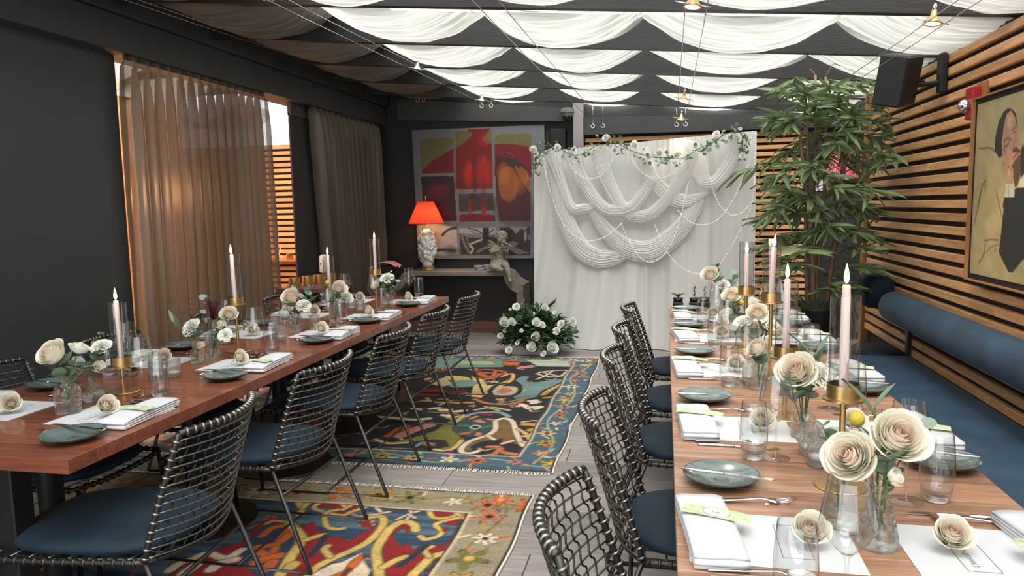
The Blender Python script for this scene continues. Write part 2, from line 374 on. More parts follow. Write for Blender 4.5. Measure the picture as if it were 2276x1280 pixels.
# ---- roof structure over the solid strip on the left, and the sloping black beams
ZB = lambda x: 2.272+(XR-x)*.0855           # underside of the beams
BY = [-.75, .175, 1.1, 2.03, 2.94, 3.855, 4.827, 5.731, 6.621, 7.53]
struct('ceiling_left', MB().add([(-3.45,-1.2,ZB(-3.45)+.36),(-2.22,-1.2,ZB(-2.22)+.36),(-2.22,8.4,ZB(-2.22)+.36),(-3.45,8.4,ZB(-3.45)+.36),
    (-3.45,-1.2,ZB(-3.45)+.42),(-2.22,-1.2,ZB(-2.22)+.42),(-2.22,8.4,ZB(-2.22)+.42),(-3.45,8.4,ZB(-3.45)+.42)], [(0,1,2,3),(4,7,6,5),(0,4,5,1),(2,6,7,3),(1,5,6,2)]), M['charcoal'])
struct('added_light_block_left', MB().prism([(-1.2, 2.77), (8.4, 2.77), (8.4, 3.05), (-1.2, 3.05)], -2.20, -2.17, 'x'), M['charcoal'])  # unseen board, added to keep side daylight off the left drapes
for i, y in enumerate(BY):
    mb = MB(); a, b = -3.3, 1.62
    mb.prism([(a, ZB(a)), (b, ZB(b)), (b, ZB(b)+.21), (a, ZB(a)+.21)], y, y+.055)
    struct('ceiling_beam', mb, M['black_beam'])
struct('ceiling_beam_back', MB().prism([(-.87, 2.21), (2.05, 2.19), (2.05, 2.33), (-.87, 2.40)], YB-.12, YB-.03), M['charcoal'])
# ---- swagged muslin between the beams
XJ = [-3.2, -2.165, -1.145, -.14, .985, 1.60]
ordn = ['first', 'second', 'third', 'fourth', 'fifth', 'sixth', 'seventh', 'eighth']
bays = list(zip(BY, BY[1:]+[YB-.03]))
for bi, (y0, y1) in enumerate(bays):
    for si in range(5):
        xa, xb = XJ[si], XJ[si+1]; full = xb
        if si == 4: full = 2.05
        ph = random.random()*50; depth = .185+random.uniform(-.015, .012)
        if bi == 9: depth = .13
        def fn(u, v):
            s = u*(xb-xa)/(full-xa); x = xa+u*(xb-xa); y = y0+.057+(y1-y0-.059)*v
            if si == 0: s = u
            top = ZB(xa)*(1-s)+ZB(full)*s + .185
            c = 1-abs(2*s-1)**2.2
            e = abs(2*s-1)**3
            n = mn.noise(Vector((x*1.1+ph, y*16+s*3, ph)))*.034 + abs(mn.noise(Vector((x*.9+ph+s*2, y*20+1.2*sin(s*3), ph*2))))*.045
            n += e*.012*sin(y*70+ph)
            sagy = .02*(1-(2*v-1)**2)
            return (x, y, top-depth*c+n*(.5+.7*e)-sagy*c)
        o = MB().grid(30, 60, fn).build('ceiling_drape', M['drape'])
        row = ordn[bi-4]+' visible row' if bi >= 4 else ordn[bi]+' row overhead behind the camera'
        pos = ['against the dark left beam', 'second from the left', 'middle of the row', 'second from the right', 'beside the slatted right wall'][si]
        tag(o, f'white swagged ceiling drape, {row}, {pos}', 'drape', 'swagged ceiling drapes')
# ---- neighbouring room seen through the opening
r2 = struct('wall_far', MB().box(-6.0, -3.46, YB+.0, YB+.1, 0, 2.245), M['black'])
s2 = MB().bbox(-1.25, 1.25, -.014, .014, -.021, .021, .003).mesh('slat', M['slat_x'], False)
for k in range(32):
    z = 2.215-.0695*k
    if z > .03: inst(s2, 'slat', r2, (-4.7, YB-.02, z))
struct('wall_far_side', MB().box(-6.0, -5.9, -1.2, 8.3, 0, 3.4), M['slat'])
for j, (ya, yb, zt) in enumerate(((7.55, 8.45, 2.66), (6.3, 7.3, 2.86), (5.2, 6.25, 2.9), (4.1, 5.15, 2.9))):
    def fn(u, v, ya=ya, yb=yb, zt=zt):
        x = -5.9+2.5*u; s = (x+5.9) % 1.25/1.25
        return (x, ya+(yb-ya)*v, zt-.22*(1-(2*s-1)**2)+.015*mn.noise(Vector((x*2, v*20, j))))
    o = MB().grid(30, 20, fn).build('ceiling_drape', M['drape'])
    tag(o, f'pale ceiling drape of the neighbouring room, {ordn[j]} from its slatted wall', 'drape', 'drapes in the neighbouring room')
for y in (4.05, 5.17, 6.27, 7.32): struct('ceiling_beam', MB().box(-5.9, -3.42, y, y+.05, 2.72, 2.93), M['black_beam'])
struct('trim_light_strip', MB().box(-3.33, -3.318, 4.055, 4.066, .8, 2.2), M['neon'])
# ================================================================ TABLES
TZ = .75
def make_table(name, x0, x1, y0, y1, mat, label, group, n=7, tops=TZ, ped=True):
    t = empty(name, ((x0+x1)/2, (y0+y1)/2, 0), 0, label, 'table', group)
    cx, cy = (x0+x1)/2, (y0+y1)/2; w = (y1-y0)/n
    top = empty('tabletop', (0, 0, 0)); top.parent = t
    me = {}
    for i in range(n):
        wi = w
        ya = y0-cy+i*w
        mb = MB().bbox(x0-cx, x1-cx, -wi/2+.0002, wi/2-.0002, -.044, 0, .0012)
        inst(mb.mesh('board', mat, False), 'board', top, (0, ya+wi/2, tops))
    if ped:
        MB().lathe([(.0001, 0), (.27, 0), (.275, .006), (.27, .014), (.06, .03), (.0001, .03)], 40).build('base', M['blackmetal'], t, auto=40)
        MB().lathe([(.042, .028), (.042, .69)], 20).build('column', M['blackmetal'], t)
        MB().bbox(-.25, .25, -.04, .04, .688, .705, .003).bbox(-.04, .04, -.25, .25, .688, .705, .003).build('bracket', M['blackmetal'], t, False)
    return t
Rj = [1.16, 1.93, 2.70, 3.465, 4.23, 5.04]
for i, (a, b) in enumerate(zip(Rj[:-1], Rj[1:])):
    q = ['nearest the camera', 'second from the camera', 'third from the camera', 'fourth from the camera', 'farthest, ending by the backdrop'][i]
    make_table('dining_table', .025, .795, a+.0015, b-.0015, M['table_r'], f'light walnut dining table of the right-hand row, {q}', 'walnut tables of the right-hand row')
LT = []
Lj = [1.75, 2.556, 3.36, 4.155, 4.90, 5.60]
for i, (a, b) in enumerate(zip(Lj[:-1], Lj[1:])):
    q = ['nearest the camera', 'second from the camera', 'third from the camera', 'fourth from the camera', 'farthest, ending by the console'][i]
    LT.append(make_table('dining_table', -2.62, -1.685, a+.0015, b-.0015, M['table_l'], f'reddish walnut dining table of the left-hand row, {q}', 'reddish tables of the left-hand row'))
# near end of the left row stands on a heavier black trestle post
MB().bbox(-.055, .055, -.04, .04, .02, .70, .004).bbox(-.25, .25, -.06, .06, 0, .02, .004).build('end_post', M['blackmetal'], LT[0], False).location = (.13, -.29, 0)

# ================================================================ CHAIRS (faces +x)
def bx(u, v):   # wire surface of the back
    return (-.295-.125*v**1.1-.075*(1-u*u)*(1-.1*v), u*(.248-.022*v), .425+.39*v-.02*(1-u*u)*(1-v))
def seat_rim():
    pts = []
    for k in range(0, 9):   # front edge left to right
        u = -1+k/4; pts.append((.235+.015*(1-u*u), u*.225, .425-.008*(1-u*u)))
    return pts
def make_chair():
    t = empty('wire_chair', (0, 0, 0), 0, 'x', 'chair')
    # cushion: rounded, slightly domed pad
    def cu(a, s, z): # outline
        n = 3.2; ca, sa = cos(a), sin(a)
        r = 1/(abs(ca)**n+abs(sa)**n)**(1/n)
        x = -.055+r*ca*.288*s; y = r*sa*.24*s
        return (x, y, z)
    prof = [(.86, .428), (.97, .434), (1.0, .447), (.97, .462), (.85, .473), (.5, .480), (.001, .482)]
    mb = MB(); n = 36; vs = [cu(2*PI*k/n, s, z) for s, z in prof for k in range(n)]
    mb.add(vs, [(i*n+k, i*n+(k+1) % n, (i+1)*n+(k+1) % n, (i+1)*n+k) for i in range(len(prof)-1) for k in range(n)]+[tuple(range(n))[::-1]])
    mb.build('cushion', M['cushion'], t)
    # seat frame rod: front + sides, wrapped
    rim = [(-.295, -.248, .425), (-.1, -.25, .42), (.1, -.25, .418), (.20, -.243, .42), (.235, -.215, .423)]+[(.248, -.12, .418), (.25, 0, .416), (.248, .12, .418)]+[(.235, .215, .423), (.20, .243, .42), (.1, .25, .418), (-.1, .25, .42), (-.295, .248, .425)]
    rp = bez(rim, 4); mb = MB(); mb.tube(rp, .0085, 6)
    rear = [bx(u/6, 0) for u in range(-6, 7)]; mb.tube(rear, .006, 6)
    mb.build('seat_frame', M['gunmetal'], t)
    def rings(path, step, r, tk):
        mb = MB(); P = [Vector(p) for p in path]; d = 0; nx = step*.5
        for a, b in zip(P[:-1], P[1:]):
            l = (b-a).length
            while d+l >= nx:
                c = a+(b-a)*((nx-d)/l); T = (b-a).normalized(); tl = T.orthogonal().normalized()*.0
                N = T.orthogonal().normalized(); B = T.cross(N); n = 9; pts = []
                mb.tube([c-T*tk+N*0, c+T*tk], r, 9)
                nx += step
            d += l
        return mb
    rings(rp, .032, .0125, .004).build('frame_wrapping', M['gunmetal'], t, kind='stuff')
    # backrest: two posts + top rail, rings, horizontal and vertical wires
    bk = empty('backrest'); bk.parent = t
    for s in (-1, 1):
        path = [bx(s, k/10) for k in range(11)]
        MB().tube(path, .0095, 7).build('post', M['gunmetal'], bk)
    top = [bx(u/8, 1) for u in range(-8, 9)]
    MB().tube(top, .0095, 7).build('top_rail', M['gunmetal'], bk)
    wr = rings([bx(-1, k/10) for k in range(11)], .0285, .0135, .003); wr.join(rings([bx(1, k/10) for k in range(11)], .0285, .0135, .003)); wr.join(rings(top, .026, .0135, .003))
    wr.build('wire_wrapping', M['wire'], bk, kind='stuff')
    for k in range(14):
        v = (k+.6)/14.4
        pts = [bx(u/8, v) for u in range(-8, 9)]; pts = [(p[0]-.010, p[1], p[2]) for p in pts]
        MB().tube(pts, .0027, 5).build('back_wire', M['wire'], bk)
    for k in range(11):
        u = -.86+1.72*k/10; pts = []
        for j in range(29):
            v = j/28*1.0; d = .013*(1 if (j//1) % 4 in (1, 2) else -1)
            p = bx(u, v); pts.append((p[0]-.001, p[1]+(d if 0 < j < 28 else 0), p[2]))
        MB().tube(pts, .0026, 4).build('back_wire', M['gunmetal'], bk)
    mb = MB()   # seat net under the cushion
    for k in range(9):
        y = -.21+.0525*k; mb.tube([(.24, y, .416), (.0, y, .408), (-.30, y, .418)], .003, 4)
    for k in range(9):
        x = -.29+.064*k; mb.tube([(x, -.248, .42), (x, 0, .405), (x, .248, .42)], .003, 4)
    mb.build('seat_net', M['wire'], t, kind='stuff')
    for s in (-1, 1):
        MB().tube([(-.295, s*.248, .425), (-.45, s*.262, .016), (-.448, s*.262, .008)], .0085, 6).build('leg', M['gunmetal'], t)
        MB().tube([(.23, s*.225, .42), (.235, s*.262, .016)], .0085, 6).build('leg', M['gunmetal'], t)
        MB().tube([(-.45, s*.262, .009), (.235, s*.262, .009)], .0085, 6).build('runner', M['gunmetal'], t)
    MB().tube([(-.333, -.251, .32), (-.333, .251, .32)], .0075, 6).build('stretcher', M['gunmetal'], t)
    MB().tube([(-.12, -.262, .012), (-.12, .262, .012)], .006, 6).build('stretcher', M['gunmetal'], t)
    return t
CH = make_chair(); first = [True]
def chair(x, y, rz, label, group):
    o = CH if first[0] else dup(CH)
    first[0] = False
    o.location = (x, y, 0); o.rotation_euler = (0, 0, rz); o['label'] = label; o['group'] = group
who = ['nearest the camera', 'second from the camera', 'third from the camera', 'fourth from the camera', 'farthest from the camera']
for i, (y, a) in enumerate(zip([2.03, 2.845, 3.62, 4.355, 5.14], [5, -2, 1, -1, 0])):
    chair(-1.82, y, PI+R(a), f'black wire chair with navy cushion on aisle side of left table, {who[i]}', 'wire chairs on the aisle side of the left table')
for i, (y, a) in enumerate(zip([1.50, 2.31, 3.12, 3.82, 4.59], [0, 1.5, -1, 0, 1])):
    chair(.228, y, R(a), f'black wire chair with navy cushion at the right-hand table, {who[i]}', 'wire chairs at the right table')
for i, (y, a) in enumerate(zip([1.72, 2.52, 3.28, 4.18, 5.0], [-3, 0, 2, 0, 0])):
    chair(-2.40, y, R(a), f'black wire chair on the curtain side of left table, {who[i]}', 'wire chairs on the curtain side')
# ================================================================ BANQUETTE
bn = empty('banquette', (1.2, 3, 0), 0, 'long blue upholstered banquette along the slatted right wall', 'bench')
mb = MB(); 
def seat(u, v, y0, y1):
    x = .90+.645*u; e = max(0, 1-min(u, 1-u)*14); f = max(0, 1-min(v*(y1-y0), (1-v)*(y1-y0))*16)
    return (x, y0+(y1-y0)*v, .46-.022*e*e-.022*f*f+.004*mn.noise(Vector((x*4, v*(y1-y0)*3, 0))))
for (a, b) in ((.9, 2.62), (2.624, 5.06)):
    m2 = MB().grid(24, 50, lambda u, v: seat(u, v, a, b)); m2.box(.90, 1.545, a, b, .33, .44)
    o = m2.build('seat_cushion', M['leather'], bn, auto=50); o.location = (-1.2, -3, 0)
MB().bbox(.96, 1.55, .9, 5.03, .0, .33, .004).build('base', M['black'], bn, False).location = (-1.2, -3, 0)
def bolster(name, y0, y1, label, zc=.755, r=.098):
    prof = [(.0001, 0), (.6*r, 0), (.88*r, .012), (r, .045)]+[(r, .045+(y1-y0-.09)*k/12) for k in range(1, 12)]+[(r, y1-y0-.045), (.88*r, y1-y0-.012), (.6*r, y1-y0), (.0001, y1-y0)]
    T = Matrix.Translation((XR-.095, y0, zc)) @ Matrix.Rotation(-PI/2, 4, 'X') @ Matrix.Scale(.92, 4, (1, 0, 0))
    m2 = MB().lathe(prof, 28, M=T); m2.v = [(x+.004*mn.noise(Vector((x*9, y*4, z*9))), y, z) for x, y, z in m2.v]
    return fixnormals(m2.build(name, M['leather'], None, label=label, cat='cushion'))
bolster('bolster_cushion', .9, 5.2, 'long round blue back bolster fixed along the slatted right wall')
MB().bbox(1.36, 1.54, 5.42, 5.78, .70, .92, .03).build('back_cushion', M['cushion'], None, True, label='small dark navy block cushion on the slatted wall beyond the bolster', cat='cushion')
MB().bbox(1.31, 1.53, 5.22, 5.62, .02, .44, .03).build('pouf', M['cushion'], None, True, label='dark navy upholstered block seat beyond the banquette, by the plant', cat='seat')
MB().bbox(1.525, 1.548, 5.07, 5.12, .3, .66, .003).build('bench_end_strip', M['blackmetal'], None, False, label='short black upright strip on slatted wall at the banquette end', cat='trim')

# ================================================================ GLASSWARE
def rr(prof, n, name, mat, par, **k): return MB().lathe(prof, n).build(name, mat, par, auto=60, **k)
def make_wine(sc=1):
    t = empty('wine_glass', label='x', cat='glass')
    rr([(.0001, .0035), (.012, .004), (.036, .0018), (.0385, .001), (.0385, .0002), (.0001, .0002)], 36, 'foot', M['glass'], t)
    MB().lathe([(.010, .004), (.0045, .012), (.0034, .03), (.0034, .085), (.0055, .1), (.012, .106)], 14).build('stem', M['glass'], t)
    rr([(.0001, .104), (.010, .106), (.022, .116), (.036, .135), (.0445, .152), (.0458, .160), (.0440, .175), (.0385, .205), (.0335, .236), (.0328, .2362), (.0378, .205), (.0432, .175), (.045, .160)], 40, 'bowl', M['glass'], t)
    return t
def make_tumbler():
    t = empty('tumbler', label='x', cat='glass')
    rr([(.026, .014), (.0345, .035), (.0375, .055), (.0375, .09), (.0345, .13), (.0312, .160), (.0305, .1605), (.0338, .13), (.0366, .09), (.0366, .055)], 40, 'wall', M['glass'], t)
    rr([(.0001, .0), (.022, .0), (.027, .004), (.033, .022), (.034, .032), (.030, .026), (.020, .0165), (.0001, .014)], 36, 'base', M['thickglass'], t)
    return t
def make_votive():
    t = empty('votive_glass', label='x', cat='candle holder')
    rr([(.0001, 0), (.026, 0), (.030, .004), (.030, .070), (.0295, .082), (.0285, .082), (.0285, .072), (.0280, .018), (.0001, .016)], 40, 'cup', M['cutv'], t)
    MB().lathe([(.0001, .018), (.026, .018), (.0265, .026), (.0001, .027)], 20).build('wax', M['wax_w'], t)
    return t
M['cutv'] = glass('dimpled_votive_glass', (.93, .95, .95), .03, .9, bump=1.0, bscale=190, refr=.15); M['wax_w'] = P('white_wax', (.85, .85, .82), .5)
# ================================================================ CUTLERY (handle at -x, head at +x, lies on z=0)
def make_fork():
    t = empty('fork', label='x', cat='cutlery'); mb = MB()
    sec = [(-.105, .0045, .003), (-.10, .0075, .0035), (-.03, .0042, .006), (.02, .0036, .010), (.035, .006, .008), (.05, .0125, .004), (.062, .0125, .0035)]
    vs = []; 
    for x, w, z in sec: vs += [(x, -w, z), (x, w, z), (x, w, z+.0022), (x, -w, z+.0022)]
    fs = [(0, 3, 2, 1)]+[(i*4+a, i*4+b, i*4+4+b, i*4+4+a) for i in range(len(sec)-1) for a, b in ((0, 1), (1, 2), (2, 3), (3, 0))]+[(24, 25, 26, 27)]
    mb.add(vs, fs)
    mb.build('handle', M['steel'], t)
    for k in range(4):
        y = -.0108+.0072*k; MB().tube([(.060, y, .0045), (.08, y*.95, .006), (.102, y*.85, .013)], [.0016, .0015, .0008], 5).build('tine', M['steel'], t)
    return t
def make_knife():
    t = empty('knife', label='x', cat='cutlery')
    MB().bbox(-.115, -.01, -.0055, .0055, 0, .006, .002).build('handle', M['steel'], t)
    MB().prism([(-.01, -.004), (.0, -.008), (.08, -.0095), (.105, -.006), (.115, .002), (.105, .0052), (-.01, .005)], .001, .0032, 'z').build('blade', M['steel'], t, False)
    return t
def make_spoon():
    t = empty('spoon', label='x', cat='cutlery'); mb = MB()
    sec = [(-.10, .005, .002), (-.095, .0068, .0025), (-.03, .004, .005), (.03, .0035, .010), (.045, .005, .006)]
    vs = []
    for x, w, z in sec: vs += [(x, -w, z), (x, w, z), (x, w, z+.0022), (x, -w, z+.0022)]
    mb.add(vs, [(0, 3, 2, 1)]+[(i*4+a, i*4+b, i*4+4+b, i*4+4+a) for i in range(len(sec)-1) for a, b in ((0, 1), (1, 2), (2, 3), (3, 0))])
    mb.build('handle', M['steel'], t)
    m2 = MB()
    def fn(u, v):
        a = 2*PI*u; r = v; x = .068+.028*cos(a)*r; y = .0185*sin(a)*r*(1+.12*cos(a))
        return (x, y, .001+.008*r*r)
    m2.grid(20, 5, fn); m2.build('bowl', M['steel'], t)
    return t
# ================================================================ PLATE, MENU, NAPKIN, CARD
def make_plate():
    t = empty('side_plate', label='x', cat='plate')
    pr = [(.0001, 0), (.045, 0), (.048, .003), (.07, .009), (.090, .019), (.0945, .0235), (.094, .0255)]
    k = 15
    for i in range(k*2+1):
        r = .0925-(.0925-.02)*i/(k*2); z = .0065+.0175*max(0, (r-.03)/.0625)**1.7; pr.append((r, z+(.0011 if i % 2 else 0)))
    pr.append((.0001, .0065))
    o = rr(pr, 56, 'dish', M['plate'], t); o.data.materials.append(M['plate2']); n8 = len(pr)-1
    for i, p in enumerate(o.data.polygons):
        q = i//56
        if q > 7 and (q % 2 == 0) and q < n8-1: p.material_index = 1
    return t
def text_mesh(s, size, mat, name='lettering'):
    c = bpy.data.curves.new('t', 'FONT'); c.body = s; c.size = size; c.align_x = 'CENTER'; c.align_y = 'CENTER'; c.resolution_u = 2
    o = bpy.data.objects.new('t', c); COL.objects.link(o); dg = bpy.context.evaluated_depsgraph_get(); me = bpy.data.meshes.new_from_object(o.evaluated_get(dg)); bpy.data.objects.remove(o)
    me.name = name; me.materials.clear(); me.materials.append(mat); return me
def ring_rect(mb, w, h, t, z):
    for a in ((-w, w, -h, -h+t), (-w, w, h-t, h), (-w, -w+t, -h, h), (w-t, w, -h, h)): mb.add([(a[0], a[2], z), (a[1], a[2], z), (a[1], a[3], z), (a[0], a[3], z)], [(0, 1, 2, 3)])
TXT = text_mesh("L'AVANT-GARDE", .0155, M['ink'])
def make_menu():
    t = empty('menu_card', label='x', cat='menu')
    MB().bbox(-.165, .165, -.1225, .1225, 0, .0012, .0003).build('sheet', M['paper'], t, False)
    mb = MB(); ring_rect(mb, .030, .078, .0014, .0016); o = mb.build('border', M['ink'], t, False); o.location = (.045, 0, 0)
    inst(TXT, 'lettering', t, (.052, 0, .0015), (0, 0, -PI/2))
    return t
def make_napkin():
    t = empty('folded_napkin', label='x', cat='napkin')
    # serpentine folded cloth, folds showing at both short ends
    L2 = .155; path = []; z = .0035; T = .0032; layers = 4; dz = .0072
    for k in range(layers):
        s = 1 if k % 2 == 0 else -1
        a, b = -s*L2, s*L2*(.97+.02*(k % 2))
        for j in range(11): u = j/10; path.append((a+(b-a)*u, z+.0015*sin(u*PI)*k))
        if k < layers-1:
            for j in range(1, 5): an = -PI/2+PI*j/5; path.append((b+s*cos(an)*dz/2*1.1, z+dz/2+sin(an)*dz/2))
        z += dz
    n = len(path); P2 = [Vector((p[0], p[1])) for p in path]
    def off(i, d):
        a = P2[max(i-1, 0)]; b = P2[min(i+1, n-1)]; tt = (b-a).normalized(); return P2[i]+Vector((-tt.y, tt.x))*d
    ring = [off(i, T) for i in range(n)]+[off(i, -T) for i in range(n-1, -1, -1)]
    m = len(ring); nx = 8; vs = []
    for k in range(nx+1):
        u = k/nx; x = -.052+.104*u; e = abs(2*u-1)**6
        for p in ring:
            w = .0016*mn.noise(Vector((x*30, p.x*14, p.y*90)))
            vs.append((x-(p.x)*.06, p.x*(1-.02*e)+w, max(.0004, p.y*(1-.10*e)+w)))
    fs = [(k*m+i, k*m+(i+1) % m, (k+1)*m+(i+1) % m, (k+1)*m+i) for k in range(nx) for i in range(m)]
    for k in (0, nx): 
        for i in range(n-1): fs.append((k*m+i, k*m+i+1, k*m+m-2-i, k*m+m-1-i))
    fixnormals(MB().add(vs, fs).build('cloth', M['linen'], t))
    return t
CT = text_mesh('Lys', .014, M['greenink']); 
def make_card():
    t = empty('name_card', label='x', cat='card')
    def fn(u, v): return (-.072+.144*u, -.026+.052*v, .001+.010*(2*u-1)**2*0-.006*max(0, abs(2*u-1)-.6))
    m2 = MB().grid(8, 1, fn); m2.build('sheet', M['card'], t, False)
    MB().lathe([(.0001, .0015), (.0235, .0015), (.0245, .0014)], 24).build('oval', M['cardplain'], t).scale = (1.15, .85, 1)
    inst(CT, 'lettering', t, (0, 0, .0024))
    mb = MB()
    for k in range(12): a = 2*PI*k/12; mb.add([(.0285*cos(a), .0212*sin(a), .0022), (.0285*cos(a+.45), .0212*sin(a+.45), .0022), (.0295*cos(a+.45), .022*sin(a+.45), .0022), (.0295*cos(a), .022*sin(a), .0022)], [(0, 1, 2, 3)])
    mb.build('border', M['greenink'], t)
    return t
# ================================================================ FLOWERS
def petal_mesh(k, n, seed=0, closed=False):
    t = k/(n-1); Rr = .13+.80*t; ha = 1.45-.75*t; h = 1.02-.30*t
    opn = 0 if closed else max(0, t-.30)*.75
    def fn(u, v):
        uu = 2*u-1; a = uu*ha*(.35+.65*min(1, v*2.2)**.8); vv = v*(1-.16*uu*uu)
        r = Rr*(.34+.66*sin(min(1, vv*1.15)*PI/2)**.8)*(1-.10*(1-t)*vv)+opn*.62*max(0, vv-.62)**1.2*2
        z = 1.22*h*(.95*vv**(.9+.5*t))-opn*1.0*max(0, vv-.78)**1.4*2.6
        w = .03*mn.noise(Vector((uu*2+k, v*3, seed)))
        return (r*cos(a)+w, r*sin(a)+w, z-.12+w)
    return MB().grid(8, 7, fn)
def make_rose(name='rose_bloom', detailed=True, mats=('rosecore', 'rosepink', 'rose'), n=27, closed=False):
    t = empty(name); whole = {}
    for k in range(n):
        tt = k/(n-1); mt = mats[0] if tt < .2 else mats[1] if tt < .5 else mats[2]
        g = petal_mesh(k, n, k*3.1, closed); a = k*2.3999; Mx = Matrix.Rotation(a, 4, 'Z')
        if detailed: inst(g.mesh('petal', M[mt]), 'petal', t, (0, 0, 0), (0, 0, a))
        else: whole.setdefault(mt, MB()).join(g, Mx)
    if not detailed:
        me = bpy.data.meshes.new(name); vs = []; fs = []; mi = []
        for q, (mt, mb) in enumerate(whole.items()):
            o = len(vs); vs += mb.v; fs += [tuple(i+o for i in f) for f in mb.f]; mi += [q]*len(mb.f); me.materials.append(M[mt])
        me.from_pydata(vs, [], fs); me.polygons.foreach_set('material_index', mi); me.polygons.foreach_set('use_smooth', [True]*len(fs))
        bpy.data.objects.remove(t); return me
    mb = MB()
    for k in range(5):
        a = k*2*PI/5
        mb.add([(.12*cos(a-.5), .12*sin(a-.5), -.14), (.12*cos(a+.5), .12*sin(a+.5), -.14), (.55*cos(a+.2), .55*sin(a+.2), .05), (.9*cos(a), .9*sin(a), .12), (.55*cos(a-.2), .55*sin(a-.2), .05)], [(0, 1, 2, 3, 4)])
    mb.sphere((0, 0, -.16), .16, 8, 5); mb.build('sepal', M['stemgreen'], t)
    return t
ROSE_M = make_rose('bloom', False); WROSE_M = make_rose('bloom', False, ('whitepetal',)*3, 20); BUD_M = make_rose('bloom', False, ('rose', 'whitepetal', 'rose'), 9, True)
def carnation_mesh(mat, seed=1):
    mb = MB()
    for k in range(26):
        t = k/25; a0 = k*2.3999; tilt = 1.45*t**.8; rr_ = .55+.45*t
        def fn(u, v):
            uu = 2*u-1; w = .11*sin(uu*9+k)*v*v; rad = (.15+.85*v)*rr_; an = uu*.62*v
            x = rad*sin(tilt)*cos(an)+w*cos(tilt); y = rad*sin(an)*.9+w*.4; z = rad*cos(tilt)*.85-w*sin(tilt)*.6
            return (x*cos(a0)-y*sin(a0), x*sin(a0)+y*cos(a0), z)
        mb.grid(7, 3, fn)
    return mb.mesh('bloom', mat)
CARN_M = carnation_mesh(M['whitepetal'])
def crasp_mesh():
    mb = MB(); mb.sphere((0, 0, 0), 1, 22, 16)
    mb.v = [tuple(Vector(v)*(1+.06*sin(v[0]*31+v[2]*9)*sin(v[1]*29-v[2]*13))) for v in mb.v]; return mb.mesh('bloom', M['yellow'])
CRASP_M = crasp_mesh()
def leaf_mesh(kind, mat):
    mb = MB()
    if kind == 'round':
        def fn(u, v):
            a = 2*PI*u; return (.5+.5*cos(a)*v, .46*sin(a)*v, .10*v*v+.03*sin(a*2)*v)
        mb.grid(12, 2, fn)
    elif kind == 'long':
        for s in (0,):
            def fn(u, v): return (v, (u-.5)*.17*sin(PI*min(1, v*.93+.07))**.8, .05*abs(u-.5)*2-.28*v*v)
            mb.grid(2, 6, fn)
    else:
        def fn(u, v): return (v, (u-.5)*.46*sin(PI*min(1, v*.94+.05))**.75, .07*abs(u-.5)*2-.15*v*v)
        mb.grid(2, 5, fn)
    return mb.mesh('leaf', mat)
LF = {('round', 'leaf_euc'): leaf_mesh('round', M['leaf_euc']), ('round', 'leaf_silver'): leaf_mesh('round', M['leaf_silver']), ('oval', 'leaf_dark'): leaf_mesh('oval', M['leaf_dark']),
      ('oval', 'leaf_silver'): leaf_mesh('oval', M['leaf_silver']), ('long', 'leaf_dark'): leaf_mesh('long', M['leaf_dark']), ('long', 'leaf_bamboo'): leaf_mesh('long', M['leaf_bamboo']), ('long', 'leaf_euc'): leaf_mesh('long', M['leaf_euc']), ('oval', 'leaf_euc'): leaf_mesh('oval', M['leaf_euc']), ('long', 'protea'): leaf_mesh('oval', M['protea'])}
def orient(d, roll=0):
    d = Vector(d).normalized(); q = d.to_track_quat('X', 'Z'); return (q.to_matrix() @ Matrix.Rotation(roll, 3, 'X')).to_euler()
def up_to(d): return Vector(d).normalized().to_track_quat('Z', 'Y').to_euler()
def put_leaf(par, kind, mat, p, d, s, roll=0): return inst(LF[(kind, mat)], 'leaf', par, p, orient(d, roll), s)
# ================================================================ PLACE SETTINGS
PLATE, FORK, KNIFE, SPOON, WINE, TUMB, MENU, NAPK, CARD = make_plate(), make_fork(), make_knife(), make_spoon(), make_wine(), make_tumbler(), make_menu(), make_napkin(), make_card()
PROTO = [PLATE, FORK, KNIFE, SPOON, WINE, TUMB, MENU, NAPK, CARD]
used = set()
def put(proto, loc, rot, label, group):
    if proto.name not in used: used.add(proto.name); o = proto
    else: o = dup(proto)
    o.location = loc; o.rotation_euler = rot if isinstance(rot, tuple) else (0, 0, rot); o['label'] = label; o['group'] = group; return o
def rose_head(loc, rot, s, label, detailed, group='cut roses on the menu cards'):
    t = empty('cut_rose', loc, rot, label, 'flower', group); t.scale = (s,)*3
    if detailed:
        src = make_rose('bloom'); src.parent = t
    else:
        inst(ROSE_M, 'bloom', t)
    MB().tube([(0, 0, -.12), (.02, .02, -.6), (.10, .05, -1.3), (.26, .05, -2.0)], .035, 6).build('stem', M['stemgreen'], t)
    sp = MB()
    for k in range(5):
        a = k*2*PI/5; sp.add([(.1*cos(a-.5), .1*sin(a-.5), -.2), (.1*cos(a+.5), .1*sin(a+.5), -.2), (.62*cos(a+.25), .62*sin(a+.25), .1), (.8*cos(a), .8*sin(a), .35), (.62*cos(a-.25), .62*sin(a-.25), .1)], [(0, 1, 2, 3, 4)])
    sp.sphere((0, 0, -.22), .2, 8, 5); sp.build('sepal', M['stemgreen'], t)
    return t
rng = random.Random(3)
nth = ['nearest', 'second', 'middle', 'fourth', 'farthest']
